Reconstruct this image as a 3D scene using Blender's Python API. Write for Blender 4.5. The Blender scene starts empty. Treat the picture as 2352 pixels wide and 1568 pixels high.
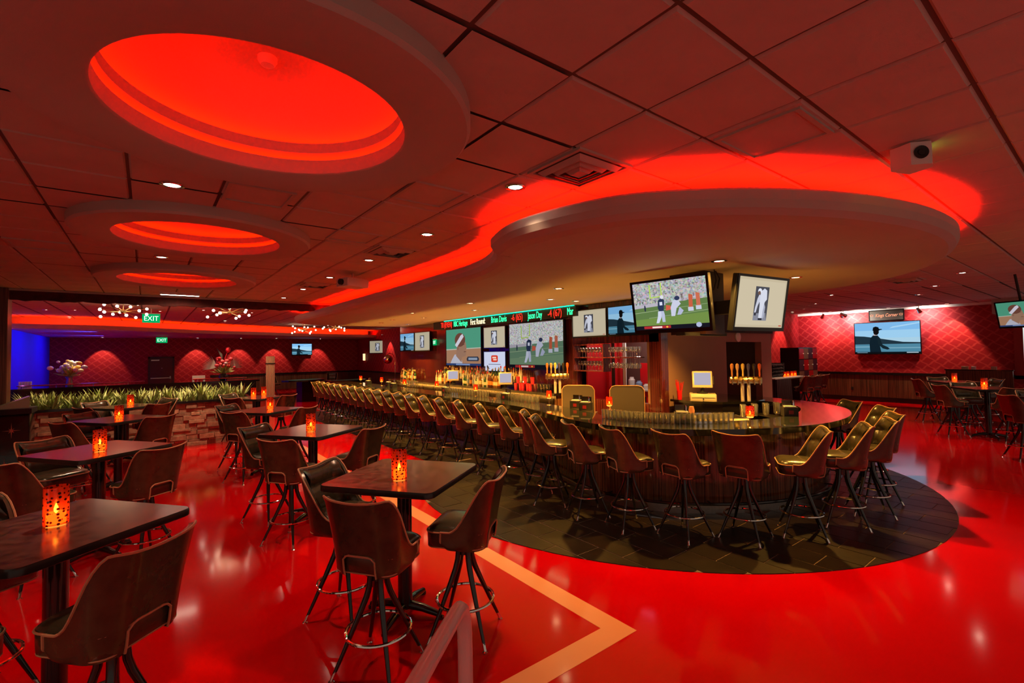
import bpy, math, random
from mathutils import Vector, Matrix
RND = random.Random(7)
R = math.radians
PI = math.pi
scene = bpy.context.scene
COL = scene.collection

# ------------------------------------------------------------------ camera, world, exposure
# room axes: +X runs along the tiled ceiling towards the far corner bar, +Y runs along the straight bar
cd = bpy.data.cameras.new('camera')
cam = bpy.data.objects.new('camera', cd)
COL.objects.link(cam)
cd.sensor_fit = 'HORIZONTAL'
cd.sensor_width = 36.0
cd.lens = 36.0 * 1088 / 2352
cd.shift_y = -9.0 / 2352
cd.clip_start = 0.05
cd.clip_end = 200
_M = Matrix.Rotation(-R(37.64), 3, 'Z') @ Matrix.Rotation(R(1.82), 3, 'X') @ Matrix.Rotation(R(0.884), 3, 'Y')
_B = Matrix(((1, 0, 0), (0, 0, -1), (0, 1, 0)))
cam.matrix_world = Matrix.Translation((0, 0, 2.0)) @ (_M @ _B).to_4x4()
scene.camera = cam

world = bpy.data.worlds.new('night')
scene.world = world
world.use_nodes = True
world.node_tree.nodes['Background'].inputs[0].default_value = (1.0, 0.72, 0.55, 1)
world.node_tree.nodes['Background'].inputs[1].default_value = 0.26  # even warm fill, added to lift the ceiling and stool backs

vs = scene.view_settings
scene.display_settings.display_device = 'sRGB'
vs.view_transform = 'Standard'
vs.look = 'None'
vs.exposure = 0.0
vs.gamma = 1.0
vs.use_curve_mapping = False
cy = scene.cycles
cy.use_denoising = True
cy.max_bounces = 8
cy.diffuse_bounces = 4
cy.glossy_bounces = 3
cy.transmission_bounces = 4
cy.transparent_max_bounces = 12
cy.sample_clamp_indirect = 6.0
cy.caustics_reflective = False
cy.caustics_refractive = False
cy.blur_glossy = 0.5

# light levels of the place
DOWNLIGHT_W = 150.0
BAR_DOWNLIGHT_W = 560.0
COVE_RED = (1.0, 0.0045, 0.0)
COVE_STRENGTH = 95.0
CANOPY_STRENGTH = 150.0
WARM = (1.0, 0.62, 0.36)
AMBER = (1.0, 0.48, 0.07)
CEIL = 3.38

# ------------------------------------------------------------------ materials
MATS = {}
def hexc(h):
    h = h.lstrip('#')
    def f(c):
        c = int(c, 16) / 255
        return c / 12.92 if c <= .04045 else ((c + .055) / 1.055) ** 2.4
    return (f(h[0:2]), f(h[2:4]), f(h[4:6]), 1)

def mat(name, col=(.5, .5, .5), rough=.5, metal=0., spec=.5, coat=0., noise=0., nscale=8., bump=0., bscale=60., emit=None, es=1., stretch=None, alpha=None):
    if name in MATS:
        return MATS[name]
    m = bpy.data.materials.new(name)
    m.use_nodes = True
    nt = m.node_tree
    p = nt.nodes['Principled BSDF']
    c = tuple(col)[:3] + (1,)
    p.inputs['Base Color'].default_value = c
    p.inputs['Roughness'].default_value = rough
    p.inputs['Metallic'].default_value = metal
    p.inputs['Specular IOR Level'].default_value = spec
    if coat:
        p.inputs['Coat Weight'].default_value = coat
        p.inputs['Coat Roughness'].default_value = .06
    if emit is not None:
        p.inputs['Emission Color'].default_value = tuple(emit)[:3] + (1,)
        p.inputs['Emission Strength'].default_value = es
    tc = None
    if noise or bump:
        tc = nt.nodes.new('ShaderNodeTexCoord')
        mp = nt.nodes.new('ShaderNodeMapping')
        nt.links.new(tc.outputs['Object'], mp.inputs[0])
        if stretch:
            mp.inputs['Scale'].default_value = stretch
    if noise:
        n = nt.nodes.new('ShaderNodeTexNoise')
        n.inputs['Scale'].default_value = nscale
        n.inputs['Detail'].default_value = 5
        r = nt.nodes.new('ShaderNodeValToRGB')
        r.color_ramp.elements[0].position = .3
        r.color_ramp.elements[1].position = .7
        r.color_ramp.elements[0].color = tuple(max(0, x * (1 - noise)) for x in c[:3]) + (1,)
        r.color_ramp.elements[1].color = tuple(min(1, x * (1 + noise)) for x in c[:3]) + (1,)
        nt.links.new(mp.outputs[0], n.inputs['Vector'])
        nt.links.new(n.outputs['Fac'], r.inputs[0])
        nt.links.new(r.outputs[0], p.inputs['Base Color'])
    if bump:
        n2 = nt.nodes.new('ShaderNodeTexNoise')
        n2.inputs['Scale'].default_value = bscale
        n2.inputs['Detail'].default_value = 3
        b = nt.nodes.new('ShaderNodeBump')
        b.inputs['Strength'].default_value = bump
        b.inputs['Distance'].default_value = .01
        nt.links.new(mp.outputs[0], n2.inputs['Vector'])
        nt.links.new(n2.outputs['Fac'], b.inputs['Height'])
        nt.links.new(b.outputs[0], p.inputs['Normal'])
    MATS[name] = m
    return m

def emis(name, col, s=1.0):
    if name in MATS:
        return MATS[name]
    m = bpy.data.materials.new(name)
    m.use_nodes = True
    nt = m.node_tree
    nt.nodes.clear()
    e = nt.nodes.new('ShaderNodeEmission')
    o = nt.nodes.new('ShaderNodeOutputMaterial')
    e.inputs[0].default_value = tuple(col)[:3] + (1,)
    e.inputs[1].default_value = s
    nt.links.new(e.outputs[0], o.inputs[0])
    MATS[name] = m
    return m

def hx(h, s=1.0):
    return emis('screen_%s_%g' % (h.strip('#'), s), hexc(h), s)

def wood(name, dark, light, rough=.35, coat=.3, sc=70., zs=1.4):
    m = mat(name, light, rough, coat=coat)
    nt = m.node_tree
    p = nt.nodes['Principled BSDF']
    g = nt.nodes.new('ShaderNodeNewGeometry')
    mp = nt.nodes.new('ShaderNodeMapping')
    mp.inputs['Scale'].default_value = (sc, sc, zs)
    n = nt.nodes.new('ShaderNodeTexNoise')
    n.inputs['Scale'].default_value = 1.0
    n.inputs['Detail'].default_value = 4
    n.inputs['Roughness'].default_value = .6
    r = nt.nodes.new('ShaderNodeValToRGB')
    r.color_ramp.elements[0].position = .38
    r.color_ramp.elements[1].position = .64
    r.color_ramp.elements[0].color = tuple(dark) + (1,)
    r.color_ramp.elements[1].color = tuple(light) + (1,)
    nt.links.new(g.outputs['Position'], mp.inputs[0])
    nt.links.new(mp.outputs[0], n.inputs['Vector'])
    nt.links.new(n.outputs['Fac'], r.inputs[0])
    nt.links.new(r.outputs[0], p.inputs['Base Color'])
    return m

def wallpaper(name, base, line, su=.36, sv=.30):
    m = mat(name, base, .55, spec=.3)
    nt = m.node_tree
    p = nt.nodes['Principled BSDF']
    N, L = nt.nodes.new, nt.links.new
    g = N('ShaderNodeNewGeometry')
    s = N('ShaderNodeSeparateXYZ')
    L(g.outputs['Position'], s.inputs[0])
    def mt(op, a, b=None, c=None):
        n = N('ShaderNodeMath')
        n.operation = op
        for i, v in enumerate((a, b, c)):
            if v is None:
                continue
            if isinstance(v, (int, float)):
                n.inputs[i].default_value = v
            else:
                L(v, n.inputs[i])
        return n.outputs[0]
    u = mt('MULTIPLY', mt('ADD', s.outputs[0], s.outputs[1]), 1 / su)
    v = mt('MULTIPLY', s.outputs[2], 1 / sv)
    wob = mt('MULTIPLY', mt('SINE', mt('MULTIPLY', v, 4 * PI)), .05)
    u = mt('ADD', u, wob)
    def dist(x):
        f = mt('FRACT', x)
        return mt('ABSOLUTE', mt('SUBTRACT', f, .5))
    d1 = dist(mt('ADD', u, v))
    d2 = dist(mt('SUBTRACT', u, v))
    d = mt('MAXIMUM', d1, d2)
    r = N('ShaderNodeValToRGB')
    r.color_ramp.elements[0].position = .38
    r.color_ramp.elements[1].position = .46
    r.color_ramp.elements[0].color = tuple(base) + (1,)
    r.color_ramp.elements[1].color = tuple(line) + (1,)
    L(d, r.inputs[0])
    L(r.outputs[0], p.inputs['Base Color'])
    return m

def glassy(name, tint=(.95, .95, .95), gloss=.35, rough=.05):
    m = bpy.data.materials.new(name)
    m.use_nodes = True
    nt = m.node_tree
    nt.nodes.clear()
    N, L = nt.nodes.new, nt.links.new
    t = N('ShaderNodeBsdfTransparent')
    t.inputs[0].default_value = tuple(tint) + (1,)
    g = N('ShaderNodeBsdfGlossy')
    g.inputs['Roughness'].default_value = rough
    lw = N('ShaderNodeLayerWeight')
    lw.inputs[0].default_value = gloss
    tr = N('ShaderNodeBsdfTranslucent')
    tr.inputs[0].default_value = (.9, .88, .82, 1)
    m0 = N('ShaderNodeMixShader')
    m0.inputs[0].default_value = .07
    L(t.outputs[0], m0.inputs[1])
    L(tr.outputs[0], m0.inputs[2])
    mx = N('ShaderNodeMixShader')
    o = N('ShaderNodeOutputMaterial')
    L(lw.outputs['Facing'], mx.inputs[0])
    L(m0.outputs[0], mx.inputs[1])
    L(g.outputs[0], mx.inputs[2])
    L(mx.outputs[0], o.inputs[0])
    MATS[name] = m
    return m

def candle_glass(name):
    m = bpy.data.materials.new(name)
    m.use_nodes = True
    nt = m.node_tree
    nt.nodes.clear()
    N, L = nt.nodes.new, nt.links.new
    tc = N('ShaderNodeTexCoord')
    v = N('ShaderNodeTexVoronoi')
    v.inputs['Scale'].default_value = 46
    v.inputs['Randomness'].default_value = .55
    r = N('ShaderNodeValToRGB')
    r.color_ramp.elements[0].position = .30
    r.color_ramp.elements[1].position = .36
    r.color_ramp.elements[0].color = (.10, .0, .0, 1)
    r.color_ramp.elements[1].color = (.8, .07, .02, 1)
    tl = N('ShaderNodeBsdfTranslucent')
    df = N('ShaderNodeBsdfTransparent')
    gl = N('ShaderNodeBsdfGlossy')
    gl.inputs['Roughness'].default_value = .12
    m1, m2 = N('ShaderNodeMixShader'), N('ShaderNodeMixShader')
    m1.inputs[0].default_value = .55
    m2.inputs[0].default_value = .07
    o = N('ShaderNodeOutputMaterial')
    L(tc.outputs['Object'], v.inputs['Vector'])
    L(v.outputs['Distance'], r.inputs[0])
    r2 = N('ShaderNodeValToRGB')
    r2.color_ramp.elements[0].position = .30
    r2.color_ramp.elements[1].position = .36
    r2.color_ramp.elements[0].color = (.15, .0, .0, 1)
    r2.color_ramp.elements[1].color = (1.0, .55, .22, 1)
    L(v.outputs['Distance'], r2.inputs[0])
    L(r.outputs[0], tl.inputs[0])
    L(r2.outputs[0], df.inputs[0])
    L(tl.outputs[0], m1.inputs[1])
    L(df.outputs[0], m1.inputs[2])
    L(m1.outputs[0], m2.inputs[1])
    L(gl.outputs[0], m2.inputs[2])
    L(m2.outputs[0], o.inputs[0])
    MATS[name] = m
    return m

def crowd_mat():
    m = emis('screen_crowd', (.3, .3, .35))
    nt = m.node_tree
    N, L = nt.nodes.new, nt.links.new
    tc = N('ShaderNodeTexCoord')
    v = N('ShaderNodeTexVoronoi')
    v.inputs['Scale'].default_value = 55
    hs = N('ShaderNodeHueSaturation')
    hs.inputs['Saturation'].default_value = .35
    hs.inputs['Value'].default_value = .62
    L(tc.outputs['Object'], v.inputs['Vector'])
    L(v.outputs['Color'], hs.inputs['Color'])
    e = [n for n in nt.nodes if n.type == 'EMISSION'][0]
    L(hs.outputs[0], e.inputs[0])
    return m

M_floor = mat('red_epoxy_floor', (.52, .0, .002), .10, spec=.42, coat=.10, noise=.10, nscale=.8, bump=.02, bscale=1.6)
M_stripe = mat('peach_floor_stripe', (.85, .34, .15), .16, coat=.5, noise=.03, nscale=3)
M_slate = mat('brown_slate_tile', (.011, .0065, .005), .36, spec=.35, noise=.3, nscale=5, bump=.15, bscale=18)
M_grout = mat('grey_grout', (.15, .095, .075), .8)
M_ctile = mat('white_ceiling_tile', (.50, .46, .42), .85, noise=.05, nscale=3, bump=.25, bscale=220)
M_cgrid = mat('dark_ceiling_grid', (.10, .08, .075), .7)
M_plaster = mat('white_plaster', (.44, .40, .36), .75, noise=.03, nscale=2, bump=.12, bscale=150)
M_paper = wallpaper('red_lattice_wallpaper', (.30, .006, .012), (.44, .03, .03))
M_wains = wood('brown_zebra_wood', (.045, .018, .009), (.17, .075, .035), .35, .2, 45, .8)
M_barwood = wood('dark_zebra_bar_wood', (.05, .018, .008), (.26, .11, .045), .18, .6, 42, .8)
M_burg = wood('burgundy_striped_wood', (.045, .006, .008), (.13, .022, .022), .14, .8, 55, .6)
M_black = mat('black_lacquer', (.010, .008, .008), .22, coat=.3)
M_blackmat = mat('black_matt', (.012, .011, .011), .6)
M_counter = mat('dark_green_granite', (.022, .026, .022), .05, spec=.6, coat=.5, noise=.55, nscale=60)
M_cedge = mat('black_counter_edge', (.008, .007, .006), .12, coat=.5)
M_ttop = mat('mottled_brown_laminate', (.085, .045, .038), .17, spec=.55, noise=.7, nscale=16)
M_tedge = mat('black_table_edge', (.010, .009, .009), .3)
M_leather = mat('dark_brown_leather', (.046, .037, .020), .26, spec=.75, coat=.15, noise=.35, nscale=9, bump=.06, bscale=90)
M_pipe = mat('tan_piping', (.50, .27, .15), .45)
M_legblk = mat('black_painted_steel', (.010, .009, .009), .16, spec=.6, coat=.3)
M_chrome = mat('chrome', (.85, .82, .78), .08, metal=1)
M_steel = mat('brushed_steel', (.62, .58, .55), .28, metal=1, noise=.08, nscale=40)
M_brass = mat('brass', (.75, .55, .24), .2, metal=1)
M_alu = mat('satin_aluminium', (.72, .64, .62), .36, metal=.35)
M_bezel = mat('black_gloss_bezel', (.006, .006, .007), .15)
M_brown = mat('brown_wall_paint', (.34, .19, .14), .6, noise=.06, nscale=2)
M_blue = mat('blue_wall_paint', (.015, .02, .62), .55, noise=.05, nscale=1.5)  # blue LED wash put into the wall colour
M_valance = mat('dark_red_velvet', (.050, .004, .004), .8, noise=.6, nscale=7)
M_soff = mat('mauve_plaster', (.42, .36, .38), .75)
M_white = mat('white_plastic', (.75, .73, .70), .4)
M_beige = mat('beige_plastic', (.50, .42, .30), .45)
M_redmat = mat('red_plastic', (.65, .01, .015), .3)
M_glass = glassy('clear_glass', (.93, .93, .90), .5)
M_cglass = candle_glass('red_spotted_candle_glass')
M_wax = emis('glowing_wax', (1.0, .50, .08), 5.0)
M_flame = emis('candle_flame', (1.0, .72, .20), 40.0)
M_lens = emis('downlight_lens', (1.0, .86, .66), 22.0)
M_lens_w = emis('bar_downlight_lens', (1.0, .74, .36), 16.0)
M_bulb = emis('chandelier_bulb', (1.0, .82, .60), 7.0)
M_cove = emis('red_cove_strip', COVE_RED, COVE_STRENGTH)
M_cove2 = emis('red_canopy_strip', COVE_RED, CANOPY_STRENGTH)
M_cove3 = emis('red_soffit_strip', (1.0, .022, .0), 75.0)
M_stone = [mat('stacked_stone_%d' % i, c, .8, noise=.3, nscale=12, bump=.4, bscale=40) for i, c in enumerate(((.42, .26, .17), (.52, .34, .22), (.33, .20, .13)))]
M_aloe = mat('aloe_leaf', (.34, .44, .13), .4, noise=.5, nscale=7)
M_soil = mat('grey_gravel', (.25, .2, .17), .9, noise=.5, nscale=60)
M_crowd = crowd_mat()

# ------------------------------------------------------------------ mesh helpers
class MB:
    def __init__(s):
        s.v, s.f, s.m = [], [], []
    def add(s, vs, fs, mi=0, tf=None):
        o = len(s.v)
        s.v += [tuple(tf @ Vector(p)) if tf else tuple(p) for p in vs]
        s.f += [tuple(i + o for i in f) for f in fs]
        s.m += [mi] * len(fs)
        return s
    def box(s, x0, x1, y0, y1, z0, z1, mi=0, tf=None):
        vs = [(x0, y0, z0), (x1, y0, z0), (x1, y1, z0), (x0, y1, z0), (x0, y0, z1), (x1, y0, z1), (x1, y1, z1), (x0, y1, z1)]
        return s.add(vs, [(0, 3, 2, 1), (4, 5, 6, 7), (0, 1, 5, 4), (1, 2, 6, 5), (2, 3, 7, 6), (3, 0, 4, 7)], mi, tf)
    def cbox(s, x0, x1, y0, y1, z0, z1, c=.01, mi=0, tf=None):
        # box with its four upright edges chamfered and top edge eased
        pl = lambda e: [(x0 + c + e, y0 + e), (x1 - c - e, y0 + e), (x1 - e, y0 + c + e), (x1 - e, y1 - c - e), (x1 - c - e, y1 - e), (x0 + c + e, y1 - e), (x0 + e, y1 - c - e), (x0 + e, y0 + c + e)]
        vs = [(x, y, z0) for x, y in pl(0)] + [(x, y, z1 - c) for x, y in pl(0)] + [(x, y, z1) for x, y in pl(c * .7)]
        fs = [tuple(range(7, -1, -1)), tuple(range(16, 24))]
        for r in (0, 8):
            fs += [(r + i, r + (i + 1) % 8, r + 8 + (i + 1) % 8, r + 8 + i) for i in range(8)]
        return s.add(vs, fs, mi, tf)
    def prism(s, poly, z0, z1, mi=0, tf=None):
        n = len(poly)
        vs = [(x, y, z0) for x, y in poly] + [(x, y, z1) for x, y in poly]
        fs = [tuple(range(n - 1, -1, -1)), tuple(range(n, 2 * n))] + [(i, (i + 1) % n, n + (i + 1) % n, n + i) for i in range(n)]
        return s.add(vs, fs, mi, tf)
    def lathe(s, prof, n=16, c=(0, 0, 0), mi=0, tf=None, cap=True):
        vs, fs = [], []
        for r, z in prof:
            for i in range(n):
                a = 2 * PI * i / n
                vs.append((c[0] + r * math.cos(a), c[1] + r * math.sin(a), c[2] + z))
        for j in range(len(prof) - 1):
            for i in range(n):
                k = (i + 1) % n
                fs.append((j * n + i, j * n + k, (j + 1) * n + k, (j + 1) * n + i))
        if cap:
            if prof[0][0] > 1e-5:
                fs.append(tuple(range(n - 1, -1, -1)))
            if prof[-1][0] > 1e-5:
                fs.append(tuple((len(prof) - 1) * n + i for i in range(n)))
        return s.add(vs, fs, mi, tf)
    def tube(s, path, r, n=8, closed=False, mi=0, tf=None, cap=True):
        P = [Vector(p) for p in path]
        k = len(P)
        rr = r if isinstance(r, (list, tuple)) else [r] * k
        vs, fs = [], []
        prev = None
        for i, p in enumerate(P):
            if closed:
                t = P[(i + 1) % k] - P[i - 1]
            else:
                t = P[min(i + 1, k - 1)] - P[max(i - 1, 0)]
            t.normalize()
            if prev is None:
                up = Vector((0, 0, 1)) if abs(t.z) < .9 else Vector((1, 0, 0))
                a = t.cross(up).normalized()
            else:
                a = prev - t * prev.dot(t)
                a = a.normalized() if a.length > 1e-6 else t.orthogonal().normalized()
            b = t.cross(a)
            prev = a
            for q in range(n):
                an = 2 * PI * q / n
                vs.append(tuple(p + (a * math.cos(an) + b * math.sin(an)) * rr[i]))
        m = k if closed else k - 1
        for i in range(m):
            j = (i + 1) % k
            for q in range(n):
                w = (q + 1) % n
                fs.append((i * n + q, i * n + w, j * n + w, j * n + q))
        if cap and not closed:
            fs.append(tuple(range(n - 1, -1, -1)))
            fs.append(tuple((k - 1) * n + q for q in range(n)))
        return s.add(vs, fs, mi, tf)
    def ball(s, c, r, n=10, m=6, mi=0, sz=1.0, tf=None):
        prof = [(max(1e-6, r * math.sin(PI * j / m)), -r * sz * math.cos(PI * j / m)) for j in range(m + 1)]
        return s.lathe(prof, n, c, mi, tf, cap=False)
    def mesh(s, name, mats, smooth=True, ang=40):
        me = bpy.data.meshes.new(name)
        me.from_pydata(s.v, [], s.f)
        for mt_ in (mats if isinstance(mats, (list, tuple)) else [mats]):
            me.materials.append(mt_)
        if any(s.m):
            me.polygons.foreach_set('material_index', s.m)
        if smooth:
            me.polygons.foreach_set('use_smooth', [True] * len(s.f))
            me.set_sharp_from_angle(angle=R(ang))
        me.update()
        return me
    def build(s, name, mats, parent=None, smooth=True, ang=40, loc=None, rot=None):
        o = bpy.data.objects.new(name, s.mesh(name, mats, smooth, ang))
        COL.objects.link(o)
        if parent:
            o.parent = parent
        if loc:
            o.location = loc
        if rot:
            o.rotation_euler = rot
        return o

def link(o, parent=None):
    COL.objects.link(o)
    if parent:
        o.parent = parent
    return o
def inst(name, me, parent=None, loc=(0, 0, 0), rot=(0, 0, 0), sc=None):
    o = bpy.data.objects.new(name, me)
    o.location, o.rotation_euler = loc, rot
    if sc:
        o.scale = sc if isinstance(sc, (tuple, list)) else (sc, sc, sc)
    return link(o, parent)
def tag(o, label, cat, group=None):
    o['label'], o['category'] = label, cat
    if group:
        o['group'] = group
    return o
def thing(name, label, cat, loc=(0, 0, 0), rz=0., group=None):
    o = bpy.data.objects.new(name, None)
    o.empty_display_size = .1
    o.location = loc
    o.rotation_euler = (0, 0, rz)
    link(o)
    return tag(o, label, cat, group)
def struct(o):
    o['kind'] = 'structure'
    return o
def copy_tree(src, loc=None, rz=None, label=None, group=None, sc=None):
    def rec(o, parent):
        c = o.copy()
        COL.objects.link(c)
        c.parent = parent
        for ch in o.children:
            rec(ch, c)
        return c
    c = rec(src, None)
    if loc is not None:
        c.location = loc
    if rz is not None:
        c.rotation_euler = (0, 0, rz)
    if label:
        c['label'] = label
    if group:
        c['group'] = group
    if sc:
        c.scale = (sc, sc, sc)
    return c
def rrect(w, d, r, n=5):
    pts = []
    for cx, cy_, a0 in ((w / 2 - r, d / 2 - r, 0), (-w / 2 + r, d / 2 - r, 90), (-w / 2 + r, -d / 2 + r, 180), (w / 2 - r, -d / 2 + r, 270)):
        for i in range(n + 1):
            a = R(a0 + 90 * i / n)
            pts.append((cx + r * math.cos(a), cy_ + r * math.sin(a)))
    return pts
def lamp_spot(name, loc, w, col, size=95, blend=.7, rad=.05, parent=None, aim=None):
    l = bpy.data.lights.new(name, 'SPOT')
    l.energy, l.color, l.spot_size, l.spot_blend, l.shadow_soft_size = w, col, R(size), blend, rad
    o = bpy.data.objects.new(name, l)
    o.location = loc
    if aim is not None:
        o.rotation_euler = Vector(aim).to_track_quat('-Z', 'Y').to_euler()
    return link(o, parent)
def lamp_point(name, loc, w, col, rad=.03, parent=None):
    l = bpy.data.lights.new(name, 'POINT')
    l.energy, l.color, l.shadow_soft_size = w, col, rad
    o = bpy.data.objects.new(name, l)
    o.location = loc
    return link(o, parent)
def text(name, body, size, m, parent=None, loc=(0, 0, 0), rot=(0, 0, 0), shear=0., ext=.001, align='LEFT', sx=1.0, bold=0.):
    c = bpy.data.curves.new(name, 'FONT')
    c.body, c.size, c.extrude, c.shear, c.align_x = body, size, ext, shear, align
    c.offset = bold
    c.materials.append(m)
    c.resolution_u = 3
    tmp = bpy.data.objects.new('tmp_text', c)
    me = bpy.data.meshes.new_from_object(tmp)
    bpy.data.objects.remove(tmp)
    bpy.data.curves.remove(c)
    me.name = name
    o = bpy.data.objects.new(name, me)
    o.location, o.rotation_euler = loc, rot
    o.scale = (sx, 1, 1)
    return link(o, parent)

# ------------------------------------------------------------------ curves used by the bar and its canopy
def catmull(pts, per=6, closed=False):
    n = len(pts)
    out = []
    rng = range(n if closed else n - 1)
    g = (lambda i: pts[i % n]) if closed else (lambda i: pts[max(0, min(n - 1, i))])
    for i in rng:
        p0, p1, p2, p3 = g(i - 1), g(i), g(i + 1), g(i + 2)
        for k in range(per):
            t = k / per
            out.append(tuple(.5 * (2 * b + (c - a) * t + (2 * a - 5 * b + 4 * c - d) * t * t + (3 * b - a - 3 * c + d) * t ** 3) for a, b, c, d in zip(p0, p1, p2, p3)))
    if not closed:
        out.append(tuple(pts[-1]))
    return out
def offset(path, d, closed=False):
    n = len(path)
    out = []
    for i in range(n):
        if closed:
            a, b = path[i - 1], path[(i + 1) % n]
        else:
            a, b = path[max(0, i - 1)], path[min(n - 1, i + 1)]
        tx, ty = b[0] - a[0], b[1] - a[1]
        l = math.hypot(tx, ty) or 1
        out.append((path[i][0] - ty / l * d, path[i][1] + tx / l * d))
    return out
def inside(p, poly):
    c = False
    j = len(poly) - 1
    for i in range(len(poly)):
        if (poly[i][1] > p[1]) != (poly[j][1] > p[1]) and p[0] < (poly[j][0] - poly[i][0]) * (p[1] - poly[i][1]) / (poly[j][1] - poly[i][1]) + poly[i][0]:
            c = not c
        j = i
    return c
def clip(poly, convex):
    out = poly
    n = len(convex)
    for i in range(n):
        a, b = convex[i], convex[(i + 1) % n]
        inp, out = out, []
        sd = lambda p: (b[0] - a[0]) * (p[1] - a[1]) - (b[1] - a[1]) * (p[0] - a[0])
        for k in range(len(inp)):
            p, q = inp[k - 1], inp[k]
            sp, sq = sd(p), sd(q)
            if sq >= 0:
                if sp < 0:
                    t = sp / (sp - sq)
                    out.append((p[0] + (q[0] - p[0]) * t, p[1] + (q[1] - p[1]) * t))
                out.append(q)
            elif sp >= 0:
                t = sp / (sp - sq)
                out.append((p[0] + (q[0] - p[0]) * t, p[1] + (q[1] - p[1]) * t))
        if not out:
            return []
    return out

BAR = [(5.14, 17.6), (5.14, 15), (5.13, 12), (5.13, 9.5), (5.13, 7.6), (5.06, 6.35), (4.80, 5.36), (4.58, 4.55), (4.58, 3.95), (4.84, 3.34), (5.21, 2.95), (5.65, 2.63), (6.24, 2.38), (6.90, 2.27), (7.73, 2.36), (8.50, 2.68), (9.02, 3.22), (9.36, 4.05), (9.50, 5.2)]
BAR = catmull(BAR, 6)            # runs from the far end to the service wall; the bartender side is on its left
BAR_IN = offset(BAR, .62)
BAR_BASE = offset(BAR, .27)

# ------------------------------------------------------------------ the floor
X0, X1, Y0, Y1 = -3.4, 21.2, -3.0, 29.0
b = MB().add([(X0, Y0, 0), (X1, Y0, 0), (X1, Y1, 0), (X0, Y1, 0)], [(0, 1, 2, 3)])
floor = struct(b.build('floor', M_floor, smooth=False))
b = MB().prism([(2.79, 2.21), (2.79, 11.6), (2.61, 11.6), (2.61, 2.39), (-1.6, 2.39), (-1.6, 2.21)], .0005, .0015)
b.build('stripe', M_stripe, floor, smooth=False)
PC, PR = (6.75, 5.02), 3.83
circ = [(PC[0] + PR * math.cos(2 * PI * i / 96), PC[1] + PR * math.sin(2 * PI * i / 96)) for i in range(96)]
strip = [(4.15, 7.7), (5.7, 7.7), (5.7, 17.9), (4.15, 17.9)]
pad = MB().prism(circ, .001, .003).prism(strip, .001, .0031)
pad.build('grout_bed', M_grout, floor, smooth=False)
barpoly = offset(BAR, .45) + [(7.5, 5.2), (7.5, 17.6)]
TW, TL = .305, .61
ix0, iy0 = int(2.6 / TW), int(1.0 / TL)
for ix in range(ix0, int(10.8 / TW)):
    for iy in range(iy0, int(18.2 / TL)):
        x, y = ix * TW, iy * TL + (TL / 2 if ix % 2 else 0)
        g = .006
        q = [(x + g, y + g), (x + TW - g, y + g), (x + TW - g, y + TL - g), (x + g, y + TL - g)]
        if inside((x + TW / 2, y + TL / 2), barpoly) or (y > 5.3 and x > 5.5):
            continue
        q = clip(q, circ if y + TL / 2 < 7.7 else strip)
        if len(q) < 3:
            continue
        ar = abs(sum(q[i - 1][0] * q[i][1] - q[i][0] * q[i - 1][1] for i in range(len(q)))) / 2
        if ar < .006:
            continue
        MB().prism(q, .002, .007 + RND.random() * .0012).build('slate_tile', M_slate, floor, smooth=False)

# ------------------------------------------------------------------ the ceiling: grid, tiles, round coves, bar canopy
COVES = [(.52, 2.86, .74, 1.12), (.47, 6.18, .77, 1.10), (.43, 9.65, .82, 1.12), (.45, -.45, .76, 1.12)]
GS, GX, GY = .60, 1.68, .45
def cove_r(x, y):
    return min(math.hypot(x - c[0], y - c[1]) for c in COVES)
tile_me = MB().add(
    [(-.29, -.29, .014), (.29, -.29, .014), (.29, .29, .014), (-.29, .29, .014), (-.278, -.278, 0), (.278, -.278, 0), (.278, .278, 0), (-.278, .278, 0)],
    [(4, 7, 6, 5), (0, 4, 5, 1), (1, 5, 6, 2), (2, 6, 7, 3), (3, 7, 4, 0)]).mesh('ceiling_tile', M_ctile, False)
grid = MB()
cells = []
i0, i1 = math.floor((X0 - GX) / GS), math.ceil((X1 - GX) / GS)
j0, j1 = math.floor((Y0 - GY) / GS), math.ceil((Y1 - GY) / GS)
def frag(mb, x, y, s, z, n=14):
    # a ceiling square cut away over a round cove
    for a in range(n):
        for c in range(n):
            xa, ya, e = x - s / 2 + a * s / n, y - s / 2 + c * s / n, s / n
            if cove_r(xa + e / 2, ya + e / 2) > 1.01:
                mb.add([(xa, ya, z), (xa + e, ya, z), (xa + e, ya + e, z), (xa, ya + e, z)], [(0, 3, 2, 1)])
cut = MB()
_inv = _M.transposed()
def proj(p):
    c = _inv @ (Vector(p) - Vector((0, 0, 2)))
    return (1176 + 1088 * c.x / c.y, 775 - 1088 * c.z / c.y, c.y) if c.y > .05 else None
for i in range(i0, i1):
    for j in range(j0, j1):
        x, y = GX + (i + .5) * GS, GY + (j + .5) * GS
        r = cove_r(x, y)
        if r < .55:
            continue
        if r < 1.5:
            frag(cut, x, y, .575, CEIL)
            frag(grid, x, y, GS, CEIL + .014)
            continue
        h = GS / 2
        grid.add([(x - h, y - h, CEIL + .014), (x + h, y - h, CEIL + .014), (x + h, y + h, CEIL + .014), (x - h, y + h, CEIL + .014)], [(0, 3, 2, 1)])
        pr = proj((x, y, CEIL))
        seen = pr is not None and -150 < pr[0] < 2500 and -200 < pr[1] < 800 and not (3.9 < x < 8.6 and 2.2 < y < 6) and not (4.2 < x < 12 and y > 5)
        cells.append((0 if seen else 1, math.hypot(x, y), x, y))
ceiling = struct(grid.build('ceiling', M_cgrid, smooth=False))
cut.build('cut_tile_ring', M_ctile, ceiling, smooth=False)
cells.sort()
rest = MB()
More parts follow.
